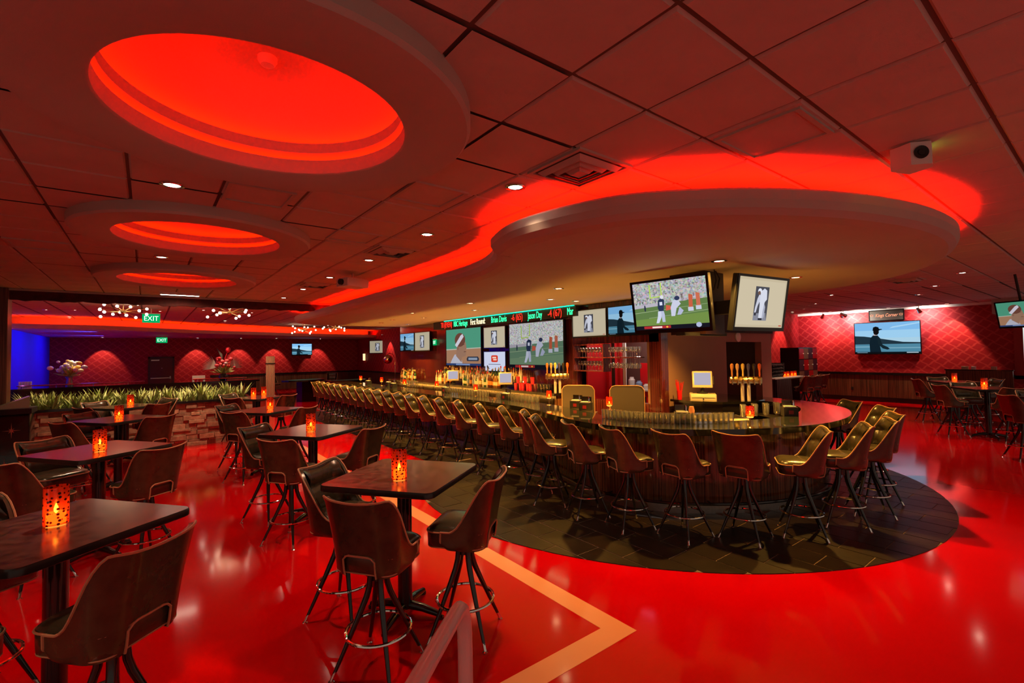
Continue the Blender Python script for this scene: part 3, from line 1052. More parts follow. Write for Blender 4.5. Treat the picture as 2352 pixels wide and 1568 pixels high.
# ------------------------------------------------------------------ ceiling fittings
def make_downlight(nm, lens, w, col, size):
    t = thing(nm, nm, 'downlight')
    MB().lathe([(.085, 0), (.085, -.006), (.062, -.010), (.055, .0), (.05, .02)], 24, cap=False).build('trim_ring', M_chrome, t)
    MB().add([(.056 * math.cos(2 * PI * i / 20), .056 * math.sin(2 * PI * i / 20), -.002) for i in range(20)], [tuple(range(20))[::-1]]).build('lens', lens, t, smooth=False)
    lamp_spot('beam', (0, 0, -.03), w, col, size, .8, .04, t)
    return t
dl0 = make_downlight('ceiling_downlight', M_lens, DOWNLIGHT_W, WARM, 92)
dl1 = make_downlight('bar_downlight', M_lens_w, BAR_DOWNLIGHT_W, AMBER, 110)
def lights(proto, pts, z, label, group, first=[set()]):
    for x, y in pts:
        if proto.name not in first[0]:
            first[0].add(proto.name)
            proto.location = (x, y, z)
            o = tag(proto, label, 'downlight', group)
        else:
            o = copy_tree(proto, (x, y, z), 0, label, group)
AISLE = [(2.42, 3.06), (2.55, 4.88), (2.55, 6.69), (2.55, 8.55), (2.55, 10.35), (2.55, 12.11)]
lights(dl0, AISLE, CEIL - .002, 'round white downlight in the ceiling row along the red canopy glow', 'downlights beside the canopy')
lights(dl0, [(.15, 4.60), (.15, 8.0)], CEIL - .002, 'round white downlight between two round ceiling coves', 'downlights between the coves')
lights(dl0, [(12.2, 1.85), (14.28, 2.63), (16.26, 3.33), (12.27, 3.78), (14.18, 4.67), (16.49, 5.87), (18.29, 6.88)], CEIL - .002, 'round white downlight in the ceiling above the corner tables', 'downlights over the corner room')
lights(dl0, [(-1.0, 16.8), (-1.6, 17.9), (.3, 17.3), (1.3, 16.4), (2.6, 16.7), (1.3, 20.2), (3.2, 22.3), (4.4, 21.6), (3.3, 19.5), (-2.2, 18.1)], CEIL - .002, 'small downlight in the ceiling of the far room beyond the valance', 'downlights in the far room')
lights(dl0, [(-1.6, 21.6), (-1.6, 23.5), (-1.6, 26.0), (1.6, 26.8)], 2.978, 'small downlight set in the far soffit', 'downlights in the far soffit')
lights(dl0, [(6.5, -1.2), (10.0, -1.0), (-2.2, 2.2), (-2.2, 5.8), (2.4, -1.4), (.6, -2.2), (-1.6, -.4)], CEIL - .002, 'round white downlight in the ceiling outside the table area', 'downlights around the room edge')
lights(dl1, [(5.10, 2.77), (7.22, 2.81), (5.12, 5.42), (6.05, 6.63), (5.10, 7.95), (6.02, 9.2), (5.10, 10.55), (6.04, 11.8), (5.6, 12.9), (6.9, 14.6), (5.08, 15.5), (5.8, 14.2), (6.70, 6.6), (7.0, 4.3)], 2.998, 'amber downlight in the underside of the bar canopy', 'downlights under the canopy')
lamp_spot('blue_wash', (-1.4, 22.6, 2.9), 260, (.04, .06, 1.0), 140, 1.0, .1, so, (-1, 0, -.55))
lamp_spot('blue_wash', (-1.4, 26.4, 2.9), 260, (.04, .06, 1.0), 140, 1.0, .1, so, (-1, 0, -.55))
# wall washers: spotlights near the papered walls
def washer(x, y, z, aim, w, label, group, size=62):
    t = thing('wall_washer', label, 'spotlight', (x, y, z), 0, group)
    MB().lathe([(.05, 0), (.05, -.02), (.035, -.03), (.03, -.02)], 16, cap=False).build('trim_ring', M_white, t)
    MB().add([(.032 * math.cos(2 * PI * i / 12), .032 * math.sin(2 * PI * i / 12), -.018) for i in range(12)], [tuple(range(12))[::-1]]).build('lens', M_lens, t, smooth=False)
    lamp_spot('beam', (0, 0, -.04), w, WARM, size, .35, .03, t, aim)
for x in (-1.6, 2.0, 3.9, 5.6, 7.9):
    washer(x, 28.3, 2.978, (0, .42, -1), 130, 'small spotlight in the soffit washing the far red wall', 'washers on the far wall')
for y in (3.55, 5.1, 6.9):
    washer(20.75, y, CEIL - .002, (.25, 0, -1), 280, 'small spotlight in the ceiling washing the papered corner wall', 'washers on the corner wall')
washer(19.4, 7.7, CEIL - .002, (0, .28, -1), 260, 'small spotlight washing the wall behind the lockers', None)
washer(9.85, 27.7, CEIL - .3, (.3, 0, -1), 60, 'small spotlight above the pale wall sconce', None)
washer(9.85, 24.0, CEIL - .3, (.35, 0, -1), 130, 'small spotlight above the alcove screen', None)

def diffuser(x, y, s, label, kind='vane'):
    t = thing('air_diffuser' if kind == 'vane' else 'ceiling_panel', label, 'air vent' if kind == 'vane' else 'ceiling panel', (x, y, CEIL))
    h = s / 2
    fr = MB()
    for a, b_, z0, z1 in ((h, h - .03, -.016, .004),):
        fr.box(-a, a, -a, -b_, z0, z1).box(-a, a, b_, a, z0, z1).box(-a, -b_, -b_, b_, z0, z1).box(b_, a, -b_, b_, z0, z1)
    fr.build('frame', M_plaster, t, smooth=False)
    MB().box(-h + .03, h - .03, -h + .03, h - .03, -.004, .0).build('backing', M_blackmat if kind == 'vane' else M_ctile, t, smooth=False)
    if kind == 'vane':
        for q in (.80, .55, .30):
            a, c = h * q, h * q - .035
            vm_ = MB()
            for rz in range(4):
                tf = Matrix.Rotation(R(90 * rz), 4, 'Z')
                vm_.add([(-a, -a, -.012), (a, -a, -.012), (c, -c, -.045), (-c, -c, -.045), (-c, -c, -.040), (c, -c, -.040)], [(0, 1, 2, 3), (3, 2, 5, 4)], 0, tf)
            vm_.build('vane', M_plaster, t, smooth=False)
        MB().box(-h * .2, h * .2, -h * .2, h * .2, -.04, -.035).build('centre_plate', M_plaster, t, smooth=False)
diffuser(2.58, 2.48, .56, 'square louvred air diffuser in the ceiling beside the canopy curve')
diffuser(2.58, 5.95, .56, 'square louvred air diffuser between aisle downlights past the first cove')
diffuser(2.58, 9.57, .56, 'square louvred air diffuser beside the ceiling projector')
diffuser(12.44, 2.75, .56, 'square louvred air diffuser over the corner tables')
diffuser(3.2, 1.35, .52, 'flat raised access panel in the ceiling near the wall speaker', 'panel')
diffuser(1.93, 3.65, .50, 'flat access panel between the big cove and the aisle downlights', 'panel')
diffuser(.75, 4.50, .50, 'flat access panel just past the big cove', 'panel')
diffuser(1.90, 5.45, .50, 'flat access panel beside the middle cove', 'panel')
diffuser(-1.02, 7.9, .56, 'flat pale ceiling light panel away from the coves', 'panel')
t = thing('linear_light', 'slim white linear light fixed at the valance', 'light fixture', (.55, 12.2, CEIL))
MB().box(-.35, .35, -.05, .05, -.06, 0).build('housing', M_white, t, smooth=False)
MB().box(-.33, .33, -.03, .03, -.064, -.06).build('tube', M_lens, t, smooth=False)
lamp_spot('beam', (0, 0, -.1), 260, WARM, 150, .8, .1, t, (0, .35, -1))
for x in (-1.3, .1, 1.4):
    washer(x, 13.55, CEIL - .002, (0, 0, -1), 170, 'small spotlight behind the valance above the aloe planter', 'spotlights above the planter', 70)  # hidden spots added to brighten the aloes
for x in (-2.0, 2.35):
    washer(x, 20.9, 3.37, (0, .2, -1), 170, 'small spotlight above a flower arrangement on the far counter', 'spotlights above the flowers', 30)  # unseen accent spots added to brighten the flowers
# loudspeaker hung under the ceiling
t = thing('ceiling_speaker', 'boxy white loudspeaker fixed under the ceiling, green lamp on its side', 'speaker', (4.15, .86, CEIL), R(-20))
MB().prism([(-.13, -.08), (.02, -.16), (.13, -.10), (.13, .10), (-.13, .10)], -.23, -.02).build('cabinet', M_white, t, smooth=False)
MB().lathe([(.06, 0), (.06, .01), (.03, .004), (.028, .012)], 20).build('driver', M_blackmat, t, loc=(-.06, -.122, -.12), rot=(R(90), 0, R(-28)))
MB().box(-.03, .03, -.03, .03, -.02, 0).build('bracket', M_steel, t, smooth=False)
MB().ball((.132, .0, -.12), .008).build('indicator_lamp', emis('green_indicator', (.3, 1, .1), 6), t)
t.scale = (.72, .72, .72)
lamp_point('indicator_glow', (.17, 0, -.12), .12, (.5, 1, .1), .01, t)
t = thing('ceiling_projector', 'white projector mounted under the ceiling near the red canopy glow', 'projector', (2.75, 7.95, CEIL), R(20))
MB().cbox(-.22, .22, -.16, .16, -.24, -.10, .02).build('case', M_white, t)
MB().lathe([(.05, 0), (.05, .04), (.04, .05)], 16).build('lens_barrel', M_blackmat, t, loc=(-.22, 0, -.17), rot=(0, R(-90), 0))
MB().lathe([(.02, -.10), (.02, 0)], 10).build('mount_pole', M_steel, t)

# ------------------------------------------------------------------ screens
def ell(cx, cy_, rx, ry, n=18, a0=0, a1=360):
    return [(cx + rx * math.cos(R(a0 + (a1 - a0) * i / n)), cy_ + ry * math.sin(R(a0 + (a1 - a0) * i / n))) for i in range(n)]
RECT = [(0, 0), (1, 0), (1, 1), (0, 1)]
def pic_fisher(s):
    L = [([(0, 0), (1, 0), (1, .32), (0, .32)], hx('#4f87a0', s)), ([(0, .30), (1, .30), (1, .5), (0, .5)], hx('#a9cfe4', s)), ([(0, .5), (1, .5), (1, .75), (0, .75)], hx('#9ccdee', s)), ([(0, .75), (1, .75), (1, 1), (0, 1)], hx('#7fb9ea', s)),
         ([(.55, .80), (1, .93), (1, .97), (.6, .86)], hx('#a8d3f2', s)),
         ([(0, .30), (1, .30), (1, .34), (.75, .36), (.55, .43), (.35, .50), (.15, .56), (0, .58)], hx('#20333f', s)),
         ([(0, .20), (.3, .20), (.3, .23), (0, .23)], hx('#7fb0c4', s)), ([(.5, .16), (1, .16), (1, .19), (.5, .19)], hx('#79a9bd', s)),
         ([(.24, 0), (.42, 0), (.40, .22), (.41, .48), (.36, .60), (.30, .60), (.25, .50), (.235, .3)], hx('#10202a', s)),
         ([(.36, .55), (.40, .50), (.44, .28), (.52, .20), (.55, .14), (.51, .12), (.44, .16), (.37, .30)], hx('#14242c', s)),
         ([(.30, .58), (.36, .58), (.37, .66), (.31, .66)], hx('#b9aeb4', s)), (ell(.345, .70, .045, .10), hx('#140f10', s)),
         ([(.29, .74), (.40, .74), (.385, .85), (.34, .88), (.30, .85)], hx('#0b0d10', s)), ([(.38, .75), (.44, .77), (.44, .79), (.38, .80)], hx('#0b0d10', s)),
         ([(0, 0), (1, 0), (1, .05), (0, .05)], hx('#0c1116', s)), ([(.80, .012), (.97, .012), (.97, .04), (.80, .04)], hx('#aebfcc', s)), ([(.03, .015), (.2, .015), (.2, .035), (.03, .035)], hx('#6e8ea3', s))]
    return L
def pic_player(s):
    return [(RECT, hx('#b6a98e', s)), ([(.03, .05), (.97, .05), (.97, .95), (.03, .95)], hx('#bdb197', s)), ([(.35, .14), (.63, .14), (.63, .83), (.35, .83)], hx('#45454d', s)), ([(.35, .14), (.63, .14), (.60, .30), (.35, .28)], hx('#7d7f8c', s)),
            ([(.46, .18), (.53, .18), (.54, .36), (.56, .52), (.60, .58), (.585, .76), (.53, .80), (.47, .74), (.44, .60), (.46, .46)], hx('#c6c9d6', s)),
            ([(.53, .18), (.57, .20), (.58, .42), (.55, .50)], hx('#9fa3b4', s)), ([(.44, .70), (.40, .58), (.37, .40), (.36, .28), (.39, .28), (.42, .44), (.46, .56)], hx('#b9bccb', s)),
            (ell(.435, .74, .04, .055), hx('#d2d4de', s)), (ell(.425, .70, .028, .04), hx('#6a4f45', s)), ([(.36, .24), (.40, .24), (.40, .30), (.36, .30)], hx('#2e2e36', s)), ([(.45, .15), (.53, .15), (.53, .19), (.45, .19)], hx('#23232a', s)),
            ([(.91, .03), (.97, .03), (.97, .05), (.91, .05)], hx('#b23a2a', s))]
def pic_football(s, blue=False):
    g1, g2 = ('#56703f', '#67813f') if not blue else ('#5d7a62', '#6b8568')
    L = [([(0, .08), (1, .08), (1, .58), (0, .50)], hx(g1, s)), ([(0, .08), (1, .08), (1, .3), (0, .22)], hx(g2, s)), ([(0, .50), (1, .58), (1, 1), (0, 1)], M_crowd),
         ([(0, .46), (.45, .50), (.45, .56), (0, .53)], hx('#a7a2ae', s)), ([(.2, .24), (1, .34), (1, .35), (.2, .25)], hx('#8a9c76', s)), ([(0, .36), (1, .46), (1, .465), (0, .37)], hx('#9aa886', s)),
         ([(.24, .66), (.255, .66), (.255, .95), (.24, .95)], hx('#a7c84a', s)), ([(.40, .68), (.415, .68), (.415, .97), (.40, .97)], hx('#a7c84a', s)), ([(.24, .66), (.415, .68), (.415, .70), (.24, .68)], hx('#a7c84a', s)),
         ([(.36, .36), (.42, .38), (.44, .60), (.40, .66), (.35, .60), (.34, .45)], hx('#26304a', s)), ([(.37, .50), (.41, .50), (.41, .57), (.37, .57)], hx('#c2c6d8', s)),
         ([(.30, .13), (.34, .13), (.38, .25), (.39, .38), (.34, .38), (.33, .27)], hx('#bcc1d4', s)), ([(.39, .15), (.43, .15), (.43, .30), (.42, .38), (.38, .38)], hx('#a9afc6', s)), (ell(.41, .67, .025, .04), hx('#c9cad6', s)),
         ([(.45, .38), (.52, .40), (.52, .48), (.46, .50)], hx('#c0553f', s)),
         ([(.52, .26), (.57, .26), (.60, .42), (.66, .50), (.62, .60), (.56, .58), (.52, .44)], hx('#b7bace', s)), (ell(.615, .62, .035, .045), hx('#2b3350', s)), ([(.60, .28), (.65, .28), (.69, .36), (.64, .44)], hx('#a2a7c2', s)),
         ([(.76, .40), (.81, .40), (.82, .66), (.77, .68)], hx('#b5573c', s)), ([(.86, .42), (.91, .42), (.91, .68), (.86, .70)], hx('#b86248', s)), ([(.75, .34), (.82, .34), (.82, .42), (.75, .42)], hx('#b3b7c6', s)), ([(.85, .36), (.92, .36), (.92, .44), (.85, .44)], hx('#b3b7c6', s)),
         (ell(.16, .46, .012, .07), hx('#252b3e', s)),
         ([(0, 0), (1, 0), (1, .085), (0, .085)], hx('#14131c', s)), ([(.12, .02), (.5, .02), (.5, .075), (.12, .075)], hx('#a3282c', s)), ([(.24, .03), (.38, .03), (.38, .065), (.24, .065)], hx('#e0c9c4', s)), (ell(.45, .047, .018, .022, 4), hx('#e2b23a', s)), (ell(.87, .06, .035, .05), hx('#9fa8c4', s))]
    return L
def pic_head(s):
    return [([(0, 0), (1, 0), (1, .46), (0, .44)], hx('#a87c5f', s)), ([(0, .44), (1, .46), (1, 1), (0, 1)], hx('#4f9a7e', s)), ([(0, .42), (1, .455), (1, .48), (0, .45)], hx('#b9b7a8', s)),
            ([(.10, 0), (.50, 0), (.46, .18), (.36, .30), (.26, .30), (.17, .15)], hx('#b7b6c4', s)),
            ([(.30, .26), (.46, .08), (.47, .22), (.58, .26), (.60, .34), (.56, .38), (.61, .46), (.60, .52), (.585, .62), (.52, .72), (.34, .62), (.32, .45)], hx('#9a7560', s)),
            (ell(.42, .70, .155, .19), hx('#6e4438', s)), ([(.27, .56), (.33, .50), (.53, .78), (.50, .86), (.44, .82)], hx('#d3cedb', s)),
            ([(.49, .56), (.55, .56), (.55, .575), (.49, .575)], hx('#5a3a2e', s)), ([(.53, .36), (.60, .37), (.59, .39), (.53, .38)], hx('#6e4a3c', s)), (ell(.36, .47, .025, .05), hx('#8a6452', s)),
            ([(.62, .12), (.93, .12), (.95, .18), (.92, .24), (.64, .24), (.61, .18)], hx('#2f3444', s)), ([(.66, .15), (.90, .15), (.90, .21), (.66, .21)], hx('#8e9ab0', s)),
            ([(0, 0), (1, 0), (1, .055), (0, .055)], hx('#2c3f6e', s)), ([(.3, .01), (.7, .01), (.7, .045), (.3, .045)], hx('#7f95c0', s))]
def pic_app(s):
    return [(RECT, hx('#c9cfe6', s)), ([(x * .31 + .5, y * .36 + .64) for x, y in rrect(1, 1, .2)], hx('#cf3a26', s)), ([(.40, .66), (.58, .66), (.58, .74), (.40, .74)], hx('#eec4b4', s)), ([(.44, .55), (.60, .55), (.60, .63), (.44, .63)], hx('#eec4b4', s)),
            ([(.22, .33), (.78, .33), (.78, .36), (.22, .36)], hx('#5a5f78', s)), ([(.22, .08), (.26, .08), (.26, .14), (.22, .14)], hx('#70758f', s)), ([(.74, .08), (.78, .08), (.78, .14), (.74, .14)], hx('#70758f', s))]
def tv(label, c, az, w, h, pic, s=1.0, tilt=0., th=.06, bez=.022, name='television', mount=True, group=None):
    t = thing(name, label, 'television', c, R(180 - az), group)
    t.rotation_euler = (R(tilt), 0, R(180 - az))
    MB().cbox(-w / 2, w / 2, 0, th, -h / 2, h / 2, .008).build('housing', M_bezel, t)
    fb = MB()
    fb.box(-w / 2, w / 2, -.012, .0, -h / 2, -h / 2 + bez * 1.5).box(-w / 2, w / 2, -.012, .0, h / 2 - bez, h / 2).box(-w / 2, -w / 2 + bez, -.012, .0, -h / 2 + bez * 1.5, h / 2 - bez).box(w / 2 - bez, w / 2, -.012, .0, -h / 2 + bez * 1.5, h / 2 - bez)
    fb.build('bezel', M_bezel, t, smooth=False)
    mats, mi = [], {}
    sm = MB()
    x0, x1, z0, z1 = -w / 2 + bez, w / 2 - bez, -h / 2 + bez * 1.5, h / 2 - bez
    for k, (poly, m) in enumerate(pic(s)):
        if m.name not in mi:
            mi[m.name] = len(mats)
            mats.append(m)
        y = -.001 - .0005 * k
        sm.add([(x0 + (x1 - x0) * px, y, z0 + (z1 - z0) * pz) for px, pz in poly], [tuple(range(len(poly)))], mi[m.name])
    sm.build('screen', mats, t, smooth=False)
    if mount:
        MB().box(-.12, .12, th, th + .05, -.10, .10).build('wall_mount', M_blackmat, t, smooth=False)
    return t
BX = 7.33
tv('large wall screen showing a profile head with a white headband', (BX, 11.87, 2.18), -90, 1.96, 1.13, pic_head, .9)
tv('large wall screen showing a football player running, beside the beer taps', (BX, 8.62, 2.155), -90, 2.02, 1.16, lambda s: pic_football(s, True), .75)
tv('small wall screen with an old ballplayer photo, above the white app screen', (BX, 10.28, 2.41), -90, 1.02, .60, pic_player, 1.0)
tv('small wall screen showing a red app logo on white', (BX, 10.28, 1.77), -90, 1.02, .56, pic_app, 1.0)
tv('wall screen with an old ballplayer photo, above the glass shelves', (BX, 6.86, 2.59), -90, .98, .60, pic_player, 1.0)
tv('wall screen with the fisherman, partly behind the hanging football screen', (BX, 5.86, 2.59), -90, .98, .60, pic_fisher, .8)
tv('wall screen with the fisherman at the far end of the bar wall', (BX, 15.62, 2.42), -90, 1.15, .66, pic_fisher, .8)
tv('wall screen with an old ballplayer photo at the far end of the bar wall', (BX, 14.45, 2.42), -90, 1.12, .66, pic_player, .9)
tv('hanging screen showing a football game above the round bar end', (5.06, 3.40, 2.55), -96, 1.02, .67, pic_football, 1.25, 9, .07, .03, mount=False)
tv('hanging screen with an old ballplayer photo above the round bar end', (5.93, 2.70, 2.55), 187, 1.04, .67, pic_player, 1.2, 9, .07, .03, mount=False)
tv('wide wall screen with the fisherman under the neon sign', (X1 - .10, 5.28, 2.32), -90, 1.94, 1.17, pic_fisher, 1.0)
tv('small screen with the fisherman on the far red wall', (7.05, Y1 - .11, 2.37), 180, 1.10, .68, pic_fisher, 1.1)
tv('small screen with an old ballplayer photo on the alcove wall', (10.15, 25.4, 2.43), -115, 1.2, .72, pic_player, .7)
tv('screen hung from the ceiling over the corner tables, showing a head', (13.05, 1.22, 2.58), -62, .72, .52, pic_head, .8, 12, .07, mount=False)
MB().lathe([(.02, 0), (.02, .55)], 10).build('ceiling_pole', M_blackmat, bpy.data.objects['television.013'], loc=(0, .10, .2))
# the dark bracket post that carries the two hanging screens
t = thing('screen_hanger', 'dark wooden hanging post with brackets between the two suspended screens', 'bracket', (5.72, 3.42, 0))
MB().box(-.16, .30, -.20, .30, 2.2, 3.0).build('post', mat('black_brown_wood', (.022, .007, .006), .35), t, smooth=False)
MB().box(-.56, -.16, -.04, .04, 2.45, 2.62).build('arm', M_blackmat, t, smooth=False)
MB().box(.10, .20, -.62, -.20, 2.45, 2.62).build('arm', M_blackmat, t, smooth=False)
MB().tube([(-.1, -.3, 3.0), (-.1, -.32, 2.86), (-.06, -.26, 2.75)], .008, 6).tube([(.0, -.26, 3.0), (.02, -.3, 2.9), (.06, -.25, 2.78)], .008, 6).build('cable', M_blackmat, t)
MB().box(-.5, .5, -.12, .0, 2.18, 2.22).build('lower_tray', M_blackmat, t, smooth=False)

# LED ticker over the wall screens
t = thing('led_ticker', 'long black LED ticker sign with green and red lettering over the screens', 'led sign', (7.25, 0, 0))
MB().box(0, .19, 7.16, 13.5, 2.765, 2.985).build('housing', M_blackmat, t, smooth=False)
def led(body, ya, yb, m):
    wch = {'i': .3, ' ': .33, ':': .3, '-': .35, '(': .35, ')': .35, 'r': .42, 't': .38, 'M': .85}
    wt = sum(wch.get(c, .58) for c in body) * .23
    text('lettering', body, .23, m, t, (-.004, ya, 2.80), (R(90), 0, R(-90)), 0, .001, sx=(ya - yb) / wt * .97)
LG, LR_, LW = emis('led_green', (.03, 1.0, .32), 2.6), emis('led_red', (1.0, .02, .01), 2.6), emis('led_white', (1.0, .85, .5), 2.2)
led('T8 (EVEN)', 13.01, 12.30, LR_)
led('RBC Heritage', 12.24, 11.38, LG)
led('First Round:', 11.32, 10.42, LW)
led('Brian Davis', 10.30, 9.46, LG)
led('-6 (65)', 9.42, 8.88, LR_)
led('Jason Day', 8.76, 8.10, LG)
led('-4 (67)', 8.05, 7.50, LR_)
led('Mar', 7.42, 7.19, LG)
MB().box(-.02, .0, 7.2, 12.8, 2.988, 2.992).build('green_glow_strip', emis('green_strip', (.0, 1.0, .45), 9.0), t, smooth=False)

# neon-lettered sign on the corner wall
t = thing('wall_sign', 'black framed sign with pink script lettering and two crowns', 'sign', (X1 - .06, 5.27, 3.14), R(-90))
MB().cbox(-.50, .50, 0, .05, -.19, .19, .01).build('board', mat('charcoal_board', (.10, .085, .07), .5), t)
MB().box(-.52, .52, -.012, .055, .17, .20).box(-.52, .52, -.012, .055, -.20, -.17).box(-.52, -.49, -.012, .055, -.17, .17).box(.49, .52, -.012, .055, -.17, .17).build('frame', M_black, t, smooth=False)
PNK = emis('pink_neon', (1.0, .38, .22), 1.6)
text('lettering', 'Kings Corner', .17, PNK, t, (0, -.006, -.05), (R(90), 0, 0), .35, .002, 'CENTER', .70)
for sx in (-1, 1):
    cxp = sx * .43
    MB().tube([(cxp - .04, -.006, -.02), (cxp - .05, -.006, .05), (cxp - .02, -.006, .015), (cxp, -.006, .06), (cxp + .02, -.006, .015), (cxp + .05, -.006, .05), (cxp + .04, -.006, -.02)], .005, 5, True).build('crown', PNK, t)
# track spotlights
for k, (x, y, az, lab) in enumerate([(20.3, 7.0, 60, 'chrome track spotlight, first of the pair near the wall corner'), (20.5, 6.45, 80, 'chrome track spotlight, second of the pair near the wall corner'), (20.35, 6.35, 120, 'chrome track spotlight beside the pair, turned toward the sign'), (20.4, 4.2, 95, 'single chrome track spotlight beside the neon sign')]):
    t = thing('track_spotlight', lab, 'spotlight', (x, y, CEIL), -R(az))
    lamp_spot('beam', (0, .14, -.24), 130, (1, .9, .8), 120, .9, .04, t, (0, 1, -.25))
    MB().box(-.05, .05, -.1, .1, -.03, 0).build('mounting_plate', M_white, t, smooth=False)
    MB().lathe([(.008, -.13), (.008, 0)], 8).build('stem', M_chrome, t)
    MB().tube([(0, -.10, -.13), (0, .0, -.17), (0, .10, -.22)], [.04, .055, .07], 16).build('head', M_chrome, t)
    MB().add([(.06 * math.cos(2 * PI * i / 14), .101 + .02 * math.sin(2 * PI * i / 14), -.222 + .055 * math.sin(2 * PI * i / 14)) for i in range(14)], [tuple(range(14))]).build('lamp_face', M_lens, t, smooth=False)

def exit_sign(c, az, label, zc):
    t = thing('exit_sign', label, 'exit sign', c, R(180 - az))
    MB().box(-.20, .20, -.02, .02, -.13, .11).build('panel', emis('green_sign_face', (.0, .42, .12), 1.0), t, smooth=False)
    MB().box(-.21, .21, -.03, .03, .11, .135).build('top_rail', M_white, t, smooth=False)
    text('lettering', 'EXIT', .19, emis('sign_letters', (.75, 1, .82), 1.6), t, (0, -.023, -.075), (R(90), 0, 0), 0, .001, 'CENTER', .85)
    MB().lathe([(.012, .13), (.012, zc - c[2])], 8).build('stem', M_white, t)
exit_sign((.09, 16.6, 3.12), 180, 'green exit sign hung beside the chandeliers', CEIL)
exit_sign((.52, 26.0, 2.80), 180, 'green exit sign under the soffit above the door', 2.98)
exit_sign((7.40, 13.70, 2.38), -90, 'small green exit sign beside the twin screens on the bar wall', 2.55)
bpy.data.objects['exit_sign.002'].scale = (.5, .8, .8)

def chandelier(x, y, drop, label):
    t = thing('sputnik_chandelier', label, 'chandelier', (x, y, CEIL), RND.random() * 3)
    MB().lathe([(.09, -.02), (.09, 0)], 16).build('ceiling_cap', M_brass, t)
    MB().lathe([(.008, -drop), (.008, 0)], 8).build('rod', M_brass, t)
    MB().ball((0, 0, -drop), .06).build('hub', M_brass, t)
    for k in range(14):
        a = 2 * PI * k / 14
        e = (-.12, .16, .02, -.05, .1)[k % 5]
        l = (.50, .36, .46)[k % 3]
        p = (l * math.cos(a), l * math.sin(a), -drop + e)
        ar = MB().tube([(0, 0, -drop), p], .006, 5).build('arm', M_brass, t)
        MB().ball(p, .034, 8, 6).build('bulb', M_bulb, ar)
    lamp_point('glow', (0, 0, -drop), 9, WARM, .3, t)
chandelier(-.47, 15.1, .22, 'many-bulbed brass chandelier beside the exit sign')
chandelier(1.71, 14.3, .22, 'many-bulbed brass chandelier just behind the valance')
chandelier(5.46, 22.1, .26, 'many-bulbed brass chandelier in the far room, first of the pair by the red trough')
chandelier(6.25, 20.2, .22, 'many-bulbed brass chandelier in the far room next to the canopy end')

# ------------------------------------------------------------------ things on and behind the bar
BZ = 1.075
bb = thing('back_bar_cabinet', 'long dark back-bar cabinet under the wall screens', 'cabinet')
MB().box(6.82, 7.43, 7.42, 16.3, 1.07, 1.12).build('cabinet_top', M_black, bb, smooth=False)
MB().box(6.90, 7.43, 7.45, 16.3, 0, 1.07).build('body', M_barwood, bb, smooth=False)
for k in range(13):
    y = 7.5 + k * .67
    d = MB().box(6.88, 6.90, y + .01, y + .65, .12, 1.0).build('door', M_black, bb, smooth=False)
    MB().box(6.86, 6.88, y + .55, y + .57, .45, .75).build('handle', M_steel, d, smooth=False)
MB().box(7.16, 7.42, 7.9, 13.2, 1.12, 1.27).build('bottle_step', M_black, bb, smooth=False)
MB().box(7.40, 7.42, 9.15, 12.95, 1.272, 1.276).build('back_light_strip', emis('amber_back_strip', (1.0, .48, .08), 130.0), bb, smooth=False)  # hidden amber uplight, added to warm the canopy underside

BOT = []
def bottle_kind(prof, gcol, lcol, ccol, l0, l1):
    g = mat('bottle_glass_%d' % len(BOT), gcol, .08, spec=.6, coat=.4)
    l = mat('bottle_label_%d' % len(BOT), lcol, .5)
    c = mat('bottle_cap_%d' % len(BOT), ccol, .3)
    r = prof[1][0]
    BOT.append((MB().lathe(prof, 10).mesh('glass_body', g), MB().lathe([(r + .001, l0), (r + .001, l1)], 10, cap=False).mesh('label_band', l), MB().lathe([(.016, prof[-1][1] - .005), (.016, prof[-1][1] + .03), (.006, prof[-1][1] + .05)], 8).mesh('pourer', c)))
P1 = [(.036, 0), (.038, .01), (.038, .19), (.03, .215), (.014, .245), (.013, .30)]
P2 = [(.042, 0), (.044, .01), (.044, .16), (.036, .19), (.015, .21), (.014, .27)]
P3 = [(.034, 0), (.035, .01), (.032, .21), (.022, .235), (.013, .26), (.013, .33)]
bottle_kind(P1, (.30, .14, .03), (.75, .66, .45), (.05, .05, .05), .05, .14)
bottle_kind(P2, (.03, .10, .04), (.80, .72, .50), (.55, .40, .12), .04, .12)
bottle_kind(P3, (.55, .50, .42), (.30, .42, .62), (.10, .10, .10), .06, .16)
bottle_kind(P1, (.10, .03, .015), (.70, .25, .05), (.6, .5, .2), .05, .15)
bottle_kind(P2, (.45, .30, .08), (.15, .10, .06), (.05, .05, .05), .05, .13)
bottle_kind(P3, (.60, .55, .50), (.85, .80, .70), (.65, .02, .02), .05, .17)
def bottle(x, y, z, k, label, group):
    t = thing('liquor_bottle', label, 'bottle', (x, y, z), RND.random() * 6, group)
    sc = RND.uniform(.92, 1.12)
    t.scale = (sc, sc, sc)
    for nm, me in zip(('glass_body', 'label_band', 'pourer'), BOT[k]):
        inst(nm, me, t)
for row, (x, z, lab, grp) in enumerate([(7.30, 1.27, 'liquor bottle on the raised step of the back bar', 'bottles on the back-bar step'), (7.06, 1.12, 'liquor bottle on the lower shelf of the back bar', 'bottles on the lower back bar')]):
    y = 12.95
    while y > (9.05 if row == 0 else 9.2):
        if not (row == 1 and (11.45 < y < 12.15 or 9.0 < y < 9.65)):
            bottle(x + RND.uniform(-.03, .03), y, z, RND.randrange(6), lab, grp)
        y -= RND.uniform(.083, .105)
for k in range(12):
    y = 14.9 + .1 * k
    bottle(7.28, y, 1.12, RND.randrange(6), 'liquor bottle at the far end of the back bar', 'bottles at the far back bar')

